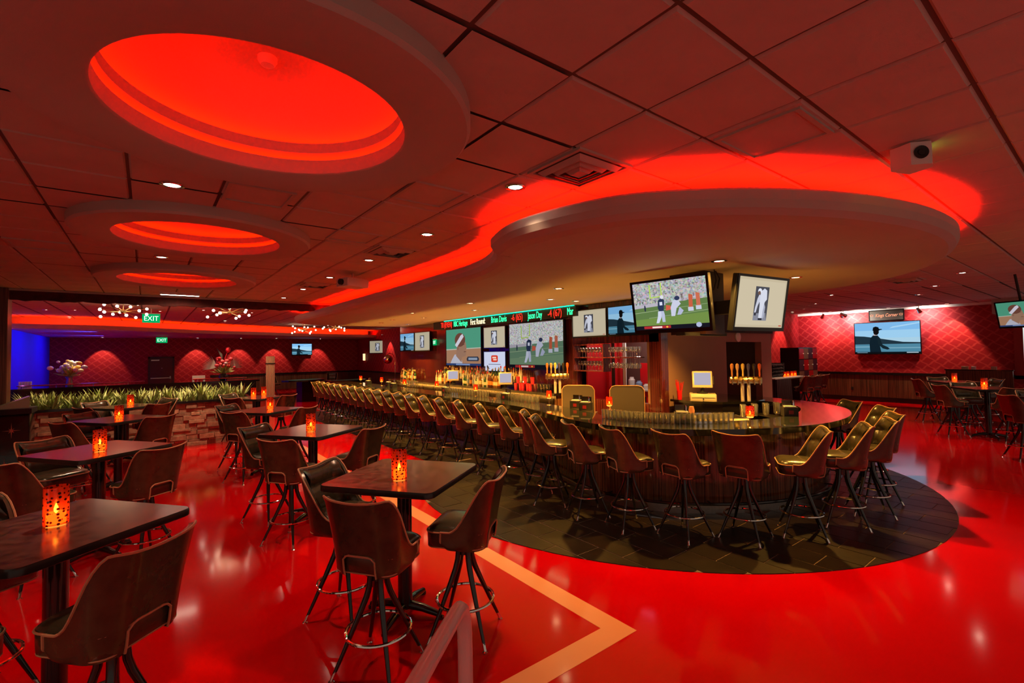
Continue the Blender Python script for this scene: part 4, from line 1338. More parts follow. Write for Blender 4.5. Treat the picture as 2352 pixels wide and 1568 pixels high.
def tumbler_me(nm, h, r, m=None):
    return MB().lathe([(1e-6, .004), (r * .78, .004), (r * .8, 0), (r, h), (r - .003, h), (r * .78, .012), (1e-6, .012)], 10, cap=False).mesh(nm, m or M_glass)
G_T = tumbler_me('tumbler', .12, .038)
G_P = tumbler_me('pint_glass', .16, .042)
G_R = tumbler_me('red_cup', .15, .042, mat('red_lit_plastic', (.85, .04, .03), .25, emit=(.9, .02, .02), es=.25))  # weak red glow put into the cup material so it looks lit
G_W = MB().lathe([(.032, 0), (.030, .004), (.005, .01), (.004, .085), (.012, .095), (.036, .13), (.038, .16), (.032, .20), (.030, .20), (.036, .16), (.034, .13), (.01, .098)], 10, cap=False).mesh('wine_glass', M_glass)
def glass(name, me, x, y, z, label, group, up=True):
    o = inst(name, me, None, (x, y, z), (0 if up else PI, 0, 0))
    return tag(o, label, 'glass', group)
# rows of glasses along the inner edge of the straight bar and round the bar end
def along(path, t):
    L = [0]
    for i in range(1, len(path)):
        L.append(L[-1] + math.dist(path[i], path[i - 1]))
    d = t
    for i in range(1, len(path)):
        if L[i] >= d:
            f = (d - L[i - 1]) / max(1e-6, L[i] - L[i - 1])
            return tuple(a + (b_ - a) * f for a, b_ in zip(path[i - 1], path[i]))
    return path[-1]
GP1, GP2 = offset(BAR, .55), offset(BAR, .47)
t_ = 7.75
for k in range(64):
    p = along(GP1 if k % 2 else GP2, t_)
    if not (9.45 < t_ < 9.75):
        glass('tumbler', G_T, p[0], p[1], BZ, 'clear tumbler in the double row along the straight bar', 'tumblers on the straight bar')
    t_ += .052
t_ = 13.2
for k in range(52):
    p = along(GP1 if k % 2 else GP2, t_)
    glass('tumbler', G_T, p[0], p[1], BZ, 'clear tumbler in the double row round the bar end', 'tumblers on the round bar end')
    t_ += .033
for k in range(9):
    glass('pint_glass', G_P, 6.45 + .10 * k, 3.22 - .03 * k + (.09 if k % 2 else 0), BZ, 'tall clear glass in the cluster beside the stemmed candle', 'tall glasses by the stemmed candle')
for k in range(14):
    glass('pint_glass', G_P, 7.05 + (.1 if k % 2 else 0), 7.85 + .052 * k, 1.12, 'tall glass lined up beside the beer taps', 'tall glasses by the taps')
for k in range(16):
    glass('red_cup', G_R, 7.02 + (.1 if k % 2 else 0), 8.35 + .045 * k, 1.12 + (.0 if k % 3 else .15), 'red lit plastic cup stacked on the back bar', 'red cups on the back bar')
for k in range(10):
    glass('pint_glass', G_P, 5.95 + (.09 if k % 2 else 0), 12.2 + .06 * k, BZ, 'tall glass in the cluster at the far bar', 'tall glasses at the far bar')

# stemmed candles on the bar
def make_bar_candle():
    t = thing('stemmed_candle', 'c', 'candle')
    MB().lathe([(.045, 0), (.04, .006), (.006, .012), (.005, .10), (.02, .11)], 14).build('stem', M_brass, t)
    MB().lathe([(.022, .11), (.045, .13), (.048, .16), (.046, .25), (.044, .25), (.045, .16), (.042, .132)], 16, cap=False).build('glass_cup', M_cglass, t)
    MB().lathe([(.036, .118), (.036, .15), (1e-6, .148)], 12).build('wax', M_wax, t)
    MB().lathe([(.002, .148), (.009, .16), (.005, .185), (1e-6, .195)], 8).build('flame', M_flame, t)
    lamp_point('candle_light', (0, 0, .17), .10, (1, .42, .08), .012, t)
    return t
bc0 = make_bar_candle()
for k, (x, y, lab) in enumerate([(5.66, 2.75, 'stemmed red candle beside the tall glasses on the round bar end'), (5.42, 4.70, 'stemmed red candle beside the tumblers on the round bar end'), (5.58, 6.20, 'stemmed red candle where the bar begins to round'),
                                 (5.62, 8.60, 'stemmed red candle in front of the app screen'), (5.66, 10.4, 'stemmed red candle in front of the headband screen'), (5.5, 11.9, 'stemmed red candle along the far straight bar'), (5.55, 13.6, 'stemmed red candle second from the far end of the bar'), (5.5, 15.2, 'stemmed red candle at the far end of the bar')]):
    if k == 0:
        bc0.location = (x, y, BZ)
        tag(bc0, lab, 'candle')
    else:
        copy_tree(bc0, (x, y, BZ), 0, lab)

# caddies, terminals, taps, straws
def caddy(x, y, z, az, label):
    t = thing('napkin_caddy', label, 'caddy', (x, y, z), R(180 - az))
    MB().box(-.09, .09, -.07, .07, 0, .12).build('box', M_blackmat, t, smooth=False)
    MB().box(-.07, .07, -.05, .05, .12, .135).build('napkin_stack', M_white, t, smooth=False)
    MB().box(-.08, .08, .04, .055, .12, .21).build('menu_card', M_black, t, smooth=False)
    MB().lathe([(.012, .1), (.012, .19), (.004, .21)], 8, (.05, 0, 0)).build('shaker', M_chrome, t)
    MB().box(-.03, .03, -.073, -.07, .03, .08).build('printed_mark', mat('dull_red_print', (.25, .01, .02), .5), t, smooth=False)
for x, y, az, lab in [(5.50, 3.55, -130, 'black napkin caddy with red mark beside the end of the tumbler rows'), (7.0, 2.86, -130, 'black menu caddy on the outer bend of the bar'), (5.62, 7.50, -90, 'black napkin caddy in front of the second tilted terminal'), (5.66, 9.95, -90, 'black napkin caddy in front of the first tilted terminal'),
                      (5.6, 5.55, -110, 'black condiment caddy where the bar rounds, first of two'), (5.5, 5.25, -115, 'black condiment caddy where the bar rounds, second of two'), (5.45, 12.5, -90, 'black napkin caddy along the far straight bar'), (5.45, 14.4, -90, 'black napkin caddy near the far bar end'), (5.6, 13.2, -90, 'black condiment box between the far bar candles')]:
    caddy(x, y, BZ, az, lab)
def terminal(x, y, z, az, label, drawer=False):
    t = thing('sales_terminal', label, 'terminal', (x, y, z), R(180 - az))
    z0 = 0
    if drawer:
        MB().cbox(-.22, .22, -.20, .20, 0, .11, .012).build('cash_drawer', M_beige, t)
        MB().box(-.19, .19, -.204, -.20, .045, .05).lathe([(.012, 0), (.012, .01)], 10, (0, -.2, .025)).build('drawer_slot', M_blackmat, t, smooth=False)
        z0 = .11
    MB().lathe([(.09, z0), (.09, z0 + .015), (.035, z0 + .03), (.03, z0 + .12)], 14).build('stand', M_blackmat, t)
    tf = Matrix.Translation((0, 0, z0 + .25)) @ Matrix.Rotation(R(-14), 4, 'X')
    MB().cbox(-.17, .17, -.03, .03, -.15, .15, .01, 0, tf).build('screen_case', M_beige, t)
    MB().add([(-.14, -.032, -.105), (.14, -.032, -.105), (.14, -.032, .12), (-.14, -.032, .12)], [(0, 1, 2, 3)], 0, tf).build('lit_screen', hx('#b5aebd', 1.0), t, smooth=False)
    MB().box(.172, .19, -.02, .02, -.09, .06, 0, tf).build('card_reader', M_blackmat, t, smooth=False)
terminal(7.98, 4.72, 1.10, 236, 'beige cash register with lit screen and drawer near the brown wall', True)
terminal(6.95, 11.8, 1.12, 215, 'tilted touch terminal on the back bar under the headband screen')
terminal(6.95, 9.30, 1.12, 215, 'tilted touch terminal on the back bar under the app screen')
def taps(x, y, z, az, n, label, w):
    t = thing('beer_tap_tower', label, 'beer tap', (x, y, z), R(180 - az))
    MB().tube([(-.05, 0, 0), (-.05, 0, .30)], .03, 12).tube([(.05, 0, 0), (.05, 0, .30)], .03, 12).build('column', M_alu, t)
    MB().cbox(-w / 2, w / 2, -.06, .06, .30, .42, .02).build('manifold', M_brass if n > 4 else M_alu, t)
    cols = [(.45, .18, .06), (.50, .30, .18), (.6, .42, .12), (.05, .05, .18), (.02, .015, .015), (.62, .10, .02)]
    for k in range(n):
        xx = -w / 2 + w * (k + .5) / n
        sp = MB().tube([(xx, -.06, .37), (xx, -.13, .37), (xx, -.14, .28)], .011, 8).build('spout', M_brass, t)
        MB().lathe([(.012, .42), (.016, .45), (.014, .52), (.03, .58), (.028, .63), (.008, .65)], 8, (xx, -.09, 0)).build('tap_handle', mat('tap_handle_%d' % (k % 6), cols[k % 6], .35), t)
taps(8.35, 4.12, 1.10, 238, 6, 'brass beer tap tower with mixed handles by the service doorway', .52)
taps(7.05, 7.55, 1.12, 225, 6, 'silver beer tap tower with gold handles beside the football screen', .52)
t = thing('service_counter', 'dark service counter carrying the cash register and beer taps', 'counter')
pl = [(7.66, 5.18), (7.58, 4.70), (7.80, 4.25), (8.30, 3.92), (8.75, 3.98), (9.0, 4.4), (8.95, 5.18)]
ccx = sum(p[0] for p in pl) / 7
ccy = sum(p[1] for p in pl) / 7
MB().prism(pl, 1.06, 1.10).build('counter_top', M_cedge, t, smooth=False)
MB().prism([(ccx + (x - ccx) * .92, ccy + (y - ccy) * .92) for x, y in pl], 0, 1.06).build('body', M_black, t, smooth=False)
t = thing('straw_cup', 'red cup holding a sheaf of long red straws beside the register', 'cup', (7.72, 5.02, 1.10))
MB().lathe([(.04, 0), (.05, .16), (.047, .16), (.037, .01)], 14).build('cup', M_redmat, t)
for k in range(16):
    a = RND.random() * 6.28
    rr = RND.uniform(.01, .04)
    MB().tube([(rr * math.cos(a) * .6, rr * math.sin(a) * .6, .02), (rr * math.cos(a) * 2.4, rr * math.sin(a) * 2.4, RND.uniform(.29, .36))], .004, 5).build('straw', M_redmat, t)
for k, (x, y, az, lab) in enumerate([(6.30, 6.20, -125, 'grey rounded splash panel of the bar sink nearer the beer taps'), (6.80, 5.48, -125, 'grey rounded splash panel of the bar sink nearer the end post')]):
    t = thing('splash_panel', lab, 'bar sink', (x, y, 0), R(180 - az))
    pts = [(-.30, .80), (.30, .80), (.30, 1.30), (.26, 1.36), (.20, 1.38), (-.20, 1.38), (-.26, 1.36), (-.30, 1.30)]
    n8 = len(pts)
    MB().add([(a, -.01, c) for a, c in pts] + [(a, .02, c) for a, c in pts], [tuple(range(n8)), tuple(range(2 * n8 - 1, n8 - 1, -1))] + [(i, n8 + i, n8 + (i + 1) % n8, (i + 1) % n8) for i in range(n8)]).build('panel', mat('dull_grey_panel', (.085, .07, .06), .5), t, smooth=False)
    MB().box(-.30, .30, .02, .40, 0, .86).build('sink_cabinet', M_steel, t, smooth=False)
    MB().tube([(a, -.012, c) for a, c in pts[1:] + pts[:1]], .008, 6).build('edge_bead', M_pipe, t)
t = thing('ice_bin', 'open steel ice bin sunk behind the round bar end', 'ice bin', (6.75, 3.75, .66), R(-40))
fr = MB().box(-.35, .35, -.22, -.20, 0, .34).box(-.35, .35, .20, .22, 0, .34).box(-.35, -.33, -.2, .2, 0, .34).box(.33, .35, -.2, .2, 0, .34).box(-.33, .33, -.2, .2, .05, .07)
fr.build('bin', M_steel, t, smooth=False)
MB().box(-.33, .33, -.22, .22, -.66, 0).build('stand', M_black, t, smooth=False)
t = thing('utensil_caddy', 'low caddy with stirrers and a salmon shaker behind the bar', 'caddy', (6.35, 4.05, BZ - .215), R(-40))
MB().box(-.18, .18, -.1, .1, 0, .15).build('tray', M_beige, t, smooth=False)
MB().lathe([(.03, .15), (.045, .24), (.03, .30)], 12, (.10, 0, 0)).build('shaker', mat('salmon_plastic', (.7, .30, .18), .4), t)
for k in range(5):
    MB().tube([(-.1 + .02 * k, 0, .14), (-.11 + .025 * k, .01, .31)], .004, 5).build('stirrer', M_steel, t)
for bx, by in ((6.35, 4.05),):
    MB().box(-.2, .2, -.15, .15, -.86, 0).build('under_stand', M_black, t, smooth=False)

# glass shelf in the pass-through and the lit kitchen beyond
t = thing('glass_shelf', 'dark wood hanging shelf of stemmed glasses in the pass-through', 'shelf')
for z in (1.58, 1.86, 2.13):
    MB().box(7.34, 7.58, 6.52, 7.34, z, z + .02).build('shelf_board', M_burg, t, smooth=False)
for y in (6.50, 7.33):
    MB().box(7.34, 7.58, y, y + .02, 1.58, 2.15).build('side_board', M_burg, t, smooth=False)
MB().box(7.34, 7.58, 5.66, 6.50, 1.86, 1.88).build('hanging_rail', M_burg, t, smooth=False)
for k in range(8):
    for j in range(2):
        glass('wine_glass', G_W, 7.42 + .08 * j, 6.60 + .09 * k, 1.60, 'stemmed glass on the lower pass-through shelf', 'stemware on the lower shelf')
        glass('wine_glass', G_W, 7.42 + .08 * j, 6.60 + .09 * k, 1.88, 'stemmed glass on the upper pass-through shelf', 'stemware on the upper shelf')
        if k < 7:
            glass('wine_glass', G_W, 7.42 + .08 * j, 5.72 + .11 * k, 1.88, 'stemmed glass standing on the rail beside the shelf', 'stemware on the rail')
            glass('wine_glass', G_W, 7.42 + .08 * j, 5.72 + .11 * k, 1.86, 'stemmed glass hung upside down under the rail', 'hanging stemware', False)
t = thing('kitchen_cabinet', 'red kitchen cabinet with white top seen through the pass-through', 'cabinet', (8.55, 0, 0))
MB().box(0, .26, 5.65, 7.0, 0, 1.12).build('body', M_redmat, t, smooth=False)
MB().box(-.03, .27, 5.62, 7.02, 1.12, 1.15).build('worktop', M_white, t, smooth=False)
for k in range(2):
    MB().box(-.012, 0, 5.72 + .65 * k, 6.28 + .65 * k, .62, 1.0).build('open_compartment', M_blackmat, t, smooth=False)  # black sheet on the front stands for the shade inside an opening
for k, (y, m, h, lab) in enumerate([(6.85, M_white, .26, 'white canister on the kitchen cabinet'), (6.65, mat('pale_blue_plastic', (.25, .38, .6), .4), .18, 'blue tub on the kitchen cabinet'), (6.45, M_white, .12, 'low white tub on the kitchen cabinet'), (5.95, mat('green_plastic', (.25, .5, .1), .4), .30, 'green bottle on the kitchen cabinet'), (5.80, M_redmat, .24, 'red bottle on the kitchen cabinet')]):
    o = MB().lathe([(.07, 0), (.075, .01), (.075, h * .75), (.05, h * .85), (.045, h)], 14).build('canister', m, None, loc=(8.68, y, 1.15))
    tag(o, lab, 'container')
t = thing('strip_curtain', 'red and white strip curtain hanging in the kitchen pass-through', 'curtain')
for k in range(4):
    MB().box(8.2, 8.22, 6.62 + .16 * k, 6.70 + .16 * k, 0, 2.6).build('hanging_strip', (M_white, M_redmat, M_blackmat, M_redmat)[k], t, smooth=False)

# ------------------------------------------------------------------ handrail
t = thing('handrail', 'bent satin metal handrail end rising beside the tables', 'handrail')
path = [(.70, 1.14, 0), (.70, 1.14, .6), (.70, 1.14, 1.18), (.698, 1.139, 1.235), (.692, 1.133, 1.275), (.680, 1.122, 1.305), (.664, 1.108, 1.320), (.645, 1.091, 1.324), (.54, 1.0, 1.324), (.14, .65, 1.324)]
MB().tube(path, .0205, 14).build('rail', M_alu, t)
MB().tube([(.14, .65, 1.324), (.14, .65, 0)], .0205, 14).build('rear_post', M_alu, t)
for p in ((.70, 1.14), (.14, .65)):
    MB().lathe([(.06, 0), (.06, .008), (.03, .014)], 18, (p[0], p[1], 0)).build('floor_flange', M_alu, t)

# ------------------------------------------------------------------ planter, host stand and the far room
pt = thing('stone_planter', 'low planter wall faced with stacked ledge stone under the valance', 'planter')
MB().box(-2.05, 2.05, 13.06, 13.10, 0, .97).box(-2.05, 2.05, 13.95, 14.0, 0, .97).box(-2.05, -2.01, 13.1, 13.95, 0, .97).box(2.01, 2.05, 13.1, 13.95, 0, .97).build('core', M_grout, pt, smooth=False)
MB().box(-2.07, 2.08, 12.99, 13.10, .97, 1.02).box(-2.07, 2.08, 13.93, 14.02, .97, 1.02).box(2.0, 2.08, 13.1, 13.93, .97, 1.02).build('coping', M_black, pt, smooth=False)
MB().box(-2.01, 2.01, 13.10, 13.95, .90, .95).build('gravel_bed', M_soil, pt, smooth=False)
z = 0.0
nst = 0
while z < .955:
    h = min(RND.choice((.055, .07, .09, .11)), .97 - z)
    x = -2.05
    while x < 2.04:
        l = min(RND.uniform(.16, .48), 2.05 - x)
        d = RND.uniform(.012, .055)
        if nst < 290:
            MB().cbox(x + .003, x + l - .003, 13.06 - d, 13.07, z + .003, z + h - .003, .006).build('ledge_stone', M_stone[RND.randrange(3)], pt, smooth=False)
        nst += 1
        x += l
    z += h
def aloe_me(seed):
    r = random.Random(seed)
    mb = MB()
    for k in range(15):
        a = r.random() * 6.28
        L = r.uniform(.24, .42)
        lean = r.uniform(.12, .75)
        w = r.uniform(.018, .03)
        ca, sa = math.cos(a), math.sin(a)
        pts = []
        for f, ww in ((0, 1), (.35, 1.0), (.7, .6), (1, .04)):
            rr = L * f * lean * (.6 + .5 * f)
            zz = L * f * math.sqrt(max(.1, 1 - lean * lean * .6))
            c = Vector((ca * rr, sa * rr, zz))
            s = Vector((-sa, ca, 0)) * w * ww
            pts += [c - s, c + Vector((ca, sa, 0)) * -.006 * ww, c + s]
        fs = []
        for j in range(3):
            fs += [(3 * j, 3 * j + 1, 3 * j + 4, 3 * j + 3), (3 * j + 1, 3 * j + 2, 3 * j + 5, 3 * j + 4)]
        mb.add(pts, fs)
    return mb.mesh('aloe_plant', M_aloe)
AL = [aloe_me(k) for k in range(5)]
for k in range(58):
    x = -1.88 + (k % 29) * .132 + RND.uniform(-.05, .05)
    y = (13.28 if k < 29 else 13.68) + RND.uniform(-.1, .1)
    o = inst('aloe_plant', AL[k % 5], None, (x, y, .945), (0, 0, RND.random() * 6.28), RND.uniform(.8, 1.2))
    tag(o, 'spiky green aloe plant in the stone planter', 'plant', 'aloe plants in the planter')

t = thing('host_stand', 'black host stand with pale starburst shapes beside the planter', 'host stand', (-2.05, 12.1, 0))
MB().cbox(-.42, .42, -.25, .25, 0, 1.06, .01).build('body', M_black, t)
MB().box(-.45, .45, -.28, .28, 1.06, 1.15).build('top', M_blackmat, t, smooth=False)
M_star = mat('pale_gold_star', (.55, .35, .22), .4)
for cx, cz, r in ((.20, .78, .12), (-.12, .50, .16), (.12, .20, .10)):
    pts = []
    for k in range(16):
        rr = r * (1, .16, .45, .16)[k % 4]
        pts.append((cx + rr * math.sin(2 * PI * k / 16), -.252, cz + rr * 1.15 * math.cos(2 * PI * k / 16)))
    MB().add(pts, [tuple(range(16))]).build('starburst', M_star, t, smooth=False)
t = thing('menu_box', 'clear angled menu box on top of the host stand', 'box', (-1.90, 12.15, 1.15), R(10))
MB().add([(-.15, -.15, 0), (.22, -.15, 0), (.22, .15, 0), (-.15, .15, 0), (-.15, -.15, .05), (.22, -.15, .20), (.22, .15, .20), (-.15, .15, .05)], [(0, 3, 2, 1), (4, 5, 6, 7), (0, 1, 5, 4), (1, 2, 6, 5), (2, 3, 7, 6), (3, 0, 4, 7)]).build('case', mat('mint_acrylic', (.35, .42, .30), .25), t, smooth=False)
MB().box(-.13, .18, -.12, .12, .051, .056).build('paper_sheet', M_white, t, smooth=False, rot=(0, R(-20), 0))

fb = thing('far_bar', 'black counter with a silver rail in the far room behind the aloes', 'counter')
MB().box(-3.35, 3.55, 21.0, 21.65, 1.03, 1.10).build('counter_top', M_cedge, fb, smooth=False)
MB().box(-3.35, 3.45, 21.15, 21.6, 0, 1.03).build('body', M_black, fb, smooth=False)
MB().tube([(-3.2, 21.1, 1.19), (-.05, 21.1, 1.19)], .022, 8).build('rail', M_chrome, fb)
MB().tube([(1.35, 21.1, 1.19), (3.1, 21.1, 1.19)], .022, 8).build('rail', M_chrome, fb)
for x in (-3.1, -2.3, -1.4, -.5, 1.5, 2.4, 3.0):
    MB().lathe([(.012, 1.10), (.012, 1.18)], 8, (x, 21.1, 0)).build('rail_post', M_chrome, fb)
t = thing('napkin_holder', 'small silver napkin holder on the far counter', 'holder', (1.55, 21.35, 1.10))
MB().box(-.2, .2, -.08, .08, .10, .22).build('tray', M_white, t, smooth=False)
MB().box(-.2, -.14, -.08, .08, 0, .10).build('foot', M_white, t, smooth=False)
MB().box(.14, .2, -.08, .08, 0, .10).build('foot', M_white, t, smooth=False)
t = thing('glass_caddy', 'steel caddy of rolled napkins at the pillar end of the far counter', 'caddy', (-3.05, 21.35, 1.10))
MB().box(-.15, .15, -.1, .1, 0, .03).build('base', M_steel, t, smooth=False)
for k in range(5):
    MB().lathe([(.03, .03), (.035, .22)], 10, (-.12 + .06 * k, 0, 0)).build('napkin_roll', M_white, t)

def flowers(x, y, label, tropical):
    r = random.Random(5 if tropical else 9)
    t = thing('flower_arrangement', label, 'flowers', (x, y, 1.10))
    vp = [(.09, 0), (.10, .02), (.07, .25), (.12, .33), (.11, .33), (.06, .24)] if not tropical else [(.10, 0), (.16, .06), (.15, .2), (.10, .26), (.09, .26)]
    MB().lathe(vp, 18, cap=False).build('vase', M_steel if not tropical else M_black, t)
    zt = .33 if not tropical else .26
    cols = [(.75, .75, .80), (.80, .55, .10), (.55, .62, .85), (.75, .80, .45)] if not tropical else [(.70, .03, .05), (.75, .15, .18), (.6, .6, .65), (.55, .05, .08)]
    lf = MB()
    for k in range(60):
        a, e, l = r.random() * 6.28, r.uniform(.05, 1.35), r.uniform(.25, .55)
        d = Vector((math.cos(a) * math.sin(e), math.sin(a) * math.sin(e), math.cos(e)))
        s = d.orthogonal().normalized() * .03
        c = Vector((0, 0, zt)) + d * l
        lf.add([Vector((0, 0, zt)), c * .6 + Vector((0, 0, zt)) * .4 - s, c, c * .6 + Vector((0, 0, zt)) * .4 + s], [(0, 1, 2, 3)])
    o_ = lf.build('foliage', M_aloe, t, smooth=False)
    for k in range(44 if not tropical else 26):
        a, e, l = r.random() * 6.28, r.uniform(0, 1.15), r.uniform(.18, .58)
        p = Vector((math.cos(a) * math.sin(e) * l, math.sin(a) * math.sin(e) * l, zt + math.cos(e) * l + .05))
        MB().ball(p, r.uniform(.05, .095), 7, 5, 0, .8).build('bloom', mat('petal_%d_%d' % (tropical, k % 4), cols[k % 4], .5), t)
    if tropical:
        for sx, ang in ((-1, 60), (1, 55)):
            fan = MB()
            for q in range(11):
                a = R(ang - 35 + q * 7.5) * sx
                d = Vector((math.sin(a), -.05, math.cos(a)))
                n_ = Vector((math.cos(a), 0, -math.sin(a))) * .025
                b0 = Vector((sx * .2, 0, zt + .25))
                fan.add([b0, b0 + d * .25 - n_, b0 + d * .50, b0 + d * .25 + n_], [(0, 1, 2, 3)])
            fan.build('palm_fan', mat('silver_palm', (.5, .52, .5), .4), t, smooth=False)
        MB().tube([(0, 0, zt), (.06, 0, zt + .6), (.14, 0, zt + .85)], .012, 6).ball((.16, 0, zt + .92), .09, 8, 6, 0, 1.3).build('red_spike', mat('red_petal', (.8, .03, .05), .4), t)
        MB().add([(0, 0, zt), (-.10, 0, zt + .7), (-.24, 0, zt + 1.02), (-.03, 0, zt + .75)], [(0, 1, 2, 3)]).build('tall_leaf', mat('dark_leaf', (.10, .12, .11), .5), t, smooth=False)
flowers(-2.02, 21.4, 'white and yellow flower arrangement in a tapered silver vase', False)
flowers(2.35, 21.4, 'tropical red flower arrangement with silver palm fans', True)
t = thing('slatted_column', 'pale bamboo slatted column at the end of the far counter', 'column', (3.80, 20.3, 0))
for k in range(6):
    MB().lathe([(.026, 0), (.026, 2.0)], 10, (-.13 + .052 * k, 0, 0)).build('bamboo_slat', mat('pale_bamboo', (.62, .45, .28), .45), t)
MB().box(-.17, .17, -.035, .035, 1.70, 1.74).build('band', M_blackmat, t, smooth=False)
def game_table(x, y, rz, label):
    t = thing('gaming_table', label, 'gaming table', (x, y, 0), R(rz))
    pl_ = [(.95 * math.cos(R(a)), .95 * math.sin(R(a))) for a in range(0, 181, 12)]
    MB().prism(pl_, .88, .95).build('table_edge', M_black, t, smooth=False)
    MB().prism([(a * .86, c * .86 + .03) for a, c in pl_], .95, .955).build('felt', mat('teal_felt', (.02, .14, .14), .7), t, smooth=False)
    MB().box(-.35, .35, .15, .55, 0, .88).build('pedestal', M_black, t, smooth=False)
game_table(5.5, 22.6, 200, 'half-round dark gaming table with teal felt nearest the bamboo column')
game_table(6.7, 20.6, 200, 'half-round dark gaming table with teal felt nearest the bar end')
stool(4.55, 23.6, 150, 'dark stool behind the gaming table nearest the bamboo column')
stool(7.3, 24.2, 200, 'dark stool against the far wainscot behind the gaming tables')
t = thing('arc_lamp', 'arched lamp with a round chrome dome and violet bulb by the alcove', 'floor lamp', (8.25, 18.75, 0))
MB().lathe([(.18, 0), (.18, .03), (.02, .05)], 18).build('base', M_black, t)
MB().tube([(0, 0, .03), (0, 0, 1.5), (-.02, 0, 1.85), (-.12, 0, 2.02), (-.26, 0, 2.05), (-.36, 0, 1.98)], .013, 8).build('stem', M_chrome, t)
MB().lathe([(1e-6, .20), (.10, .17), (.17, .08), (.19, 0), (.18, 0), (.16, .07), (.09, .155), (1e-6, .185)], 20, cap=False).build('dome_shade', M_chrome, t, loc=(-.32, -.02, 1.80), rot=(R(70), 0, R(-25)))
MB().ball((-.32, -.08, 1.80), .05, 10, 8).build('bulb', emis('violet_bulb', (.25, .15, 1.0), 3), t)
t = thing('wall_sconce', 'small pale rectangular sconce on the alcove wall', 'wall lamp', (10.28, 27.75, 1.87))
MB().box(-.06, .02, -.11, .11, -.20, .20).build('diffuser', emis('sconce_glow', (1, .62, .32), 1.6), t, smooth=False)
MB().box(.0, .02, -.14, .14, -.22, .22).build('back_plate', M_brass, t, smooth=False)
t = thing('neon_frame', 'pink neon tube frame on the blue wall beside the pillar', 'neon sign', (X0 + .05, 0, 0))
MB().tube([(0, 19.6, 1.36), (0, 20.95, 1.36), (0, 20.95, 2.86), (0, 19.6, 2.86)], .018, 6, True).build('tube', emis('pink_tube', (1, .25, .85), 3), t)
MB().box(-.045, -.02, 19.65, 20.9, 1.4, 2.82).build('mirror', mat('dark_violet_mirror', (.12, .0, .2), .1), t, smooth=False)

# ------------------------------------------------------------------ the papered corner room
CN = {'a': (12.45, .62), 'b': (14.55, 1.90), 'c': (16.75, 2.75)}
CL = {'a': 'the table under the hanging corner screen', 'b': 'the corner table with the bright candle', 'c': 'the table beside the low partition'}
for k in 'abc':
    x, y = CN[k]
    table(x, y, {'a': 'square table in the papered corner under the hanging screen', 'b': 'square pink lit table with a glowing candle in the papered corner', 'c': 'square table beside the low wood partition in the papered corner'}[k], 36)
    a = R(36)
    for c in 'FRLB':
        ex, ey = (math.cos(a), math.sin(a)), (-math.sin(a), math.cos(a))
        dx, dy, az = {'F': (-ex[0], -ex[1], 54), 'R': (-ey[0], -ey[1], -36), 'L': (ey[0], ey[1], 144), 'B': (ex[0], ex[1], 234)}[c]
        stool(x + dx * .64, y + dy * .64, az, 'leather stool %s %s' % ({'F': 'backing onto the bar side of', 'R': 'at the window side of', 'L': 'at the wall screen side of', 'B': 'at the far side of'}[c], CL[k]), None, 5)
    if k != 'a':
        candle(x + .1, y + .05, 1.071, 'glowing candle on ' + CL[k])
t = thing('low_partition', 'low wood partition with small cards on top below the papered wall', 'partition', (20.5, 2.85, 0))
MB().box(-.08, .08, -.75, .75, 0, 1.22).build('panel', M_wains, t, smooth=False)
MB().box(-.10, .10, -.77, .77, 1.22, 1.25).build('cap', M_black, t, smooth=False)
for k, (y, w, m) in enumerate(((3.15, .16, M_beige), (2.95, .10, M_white), (2.5, .12, M_beige))):
    o = MB().box(-.04, .04, -w / 2, w / 2, 0, .10).box(-.045, -.04, -w / 2 + .01, w / 2 - .01, .015, .085).build('card_box', m, None, smooth=False, loc=(20.5, y, 1.25))
    tag(o, ['long beige card box on the low partition', 'small white card box on the low partition', 'beige card box nearest the window on the low partition'][k], 'box')
t = thing('locker_cabinet', 'black cabinet with red and tan checkered locker doors in the wall corner', 'cabinet', (0, 0, 0))
MB().box(18.0, 19.6, 7.0, 7.6, 0, 2.02).build('body', M_black, t, smooth=False)
lc = [M_redmat, mat('tan_door', (.30, .20, .10), .5), mat('dark_violet_door', (.06, .02, .04), .5)]
for r_ in range(5):
    for c in range(4):
        d = MB().box(18.03 + .39 * c, 18.41 + .39 * c, 6.985, 7.0, 1.62 - .40 * r_, 1.99 - .40 * r_).build('locker_door', lc[(c + 2 * r_) % 3], t, smooth=False)
        MB().ball((18.36 + .39 * c, 6.975, 1.80 - .40 * r_), .02, 8, 6).build('knob', M_white, d)
ht = thing('high_table', 'long high table with dark drape in front of the locker cabinet', 'table')
MB().box(15.6, 17.7, 6.75, 7.35, 1.02, 1.06).build('table_top', M_white, ht, smooth=False)
MB().box(15.65, 17.65, 6.8, 7.3, .98, 1.02).box(17.3, 17.4, 7.0, 7.1, 0, .98).build('support', M_black, ht, smooth=False)
dp = MB()
pz = [(15.62 + .035 * math.sin(i * 1.9), 6.72 + .65 * i / 30) for i in range(31)]
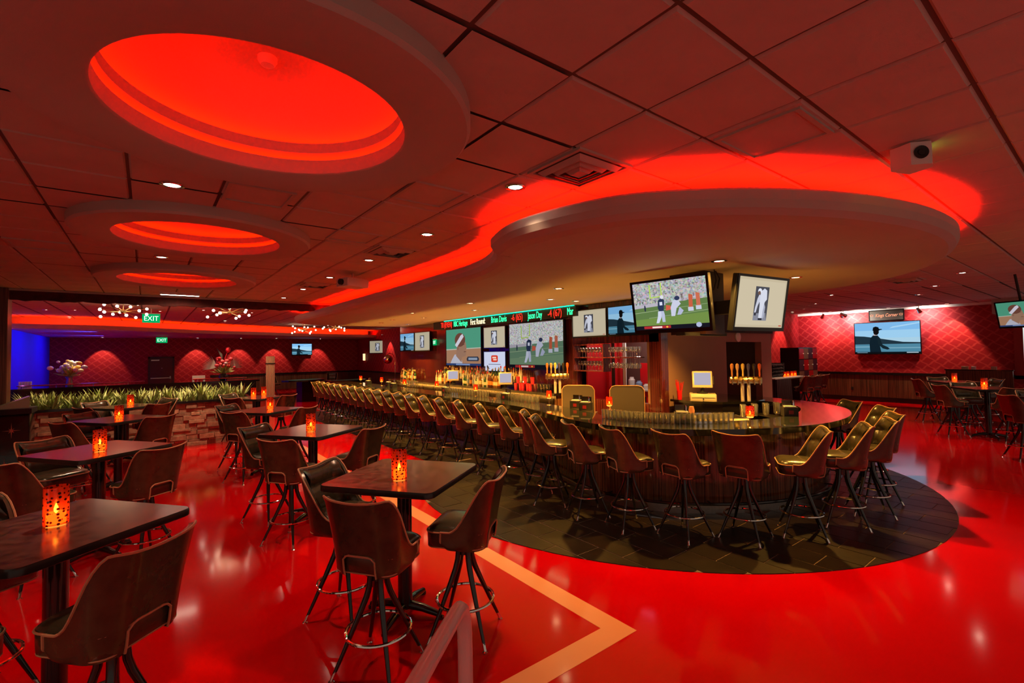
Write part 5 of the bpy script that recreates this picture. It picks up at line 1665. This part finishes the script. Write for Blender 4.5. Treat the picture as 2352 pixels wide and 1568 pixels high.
dp.add([(x, y, .05) for x, y in pz] + [(15.6, y, 1.03) for x, y in pz], [(i, i + 1, 32 + i, 31 + i) for i in range(30)])
pz2 = [(15.6 + 1.1 * i / 40, 6.72 + .035 * math.sin(i * 1.7)) for i in range(41)]
dp.add([(x, y, .05) for x, y in pz2] + [(x, 6.74, 1.03) for x, y in pz2], [(i, i + 1, 42 + i, 41 + i) for i in range(40)])
dp.build('drape', mat('dark_violet_cloth', (.035, .018, .025), .8), ht)
wr = thing('bottle_rack', 'black rack of stacked bottle ends on the high table', 'bottle rack', (15.9, 7.1, 1.06))
MB().box(-.05, .05, -.1, .22, 0, .03).box(.9, .95, -.1, .22, 0, .46).box(-.05, -.0, -.1, .22, 0, .46).box(-.05, .95, .18, .22, 0, .46).build('rack_frame', M_blackmat, wr, smooth=False)
bme = MB().lathe([(.045, 0), (.045, .25), (.02, .28), (.02, .33)], 10).mesh('bottle_end', mat('dark_bottle_foil', (.06, .05, .06), .25))
for r_ in range(4):
    for c in range(8):
        inst('bottle_end', bme, wr, (.07 + .108 * c, .18, .075 + .105 * r_), (R(90), 0, 0))
for k, (x, y) in enumerate([(16.75, 6.95), (17.0, 6.95), (17.3, 6.95), (17.55, 6.95)]):
    candle(x, y, 1.061, 'small glowing candle in the row on the draped high table', 'candles on the high table', .8)
for k, (x, y, az, lab) in enumerate([(16.3, 6.2, 20, 'dark stool at the draped end of the long high table'), (16.95, 6.2, 30, 'dark stool at the middle of the long high table'), (17.65, 6.3, 15, 'dark stool at the locker end of the long high table')]):
    stool(x, y, az, lab)
o = MB().box(-.005, .005, -.04, .04, -.06, .06).lathe([(.012, 0), (.012, .008)], 8, (-.005, 0, .02)).build('wall_outlet', M_blackmat, None, smooth=False, loc=(X1 - .025, 6.4, .45))
tag(o, 'black power outlet on the corner wainscot', 'outlet')
o = MB().lathe([(.11, 0), (.11, .02), (.06, .04)], 20).build('smoke_detector', M_white, None, loc=(10.35, 5.25, 2.27), rot=(R(90), 0, 0))
tag(o, 'round white detector above the service doorway', 'detector')
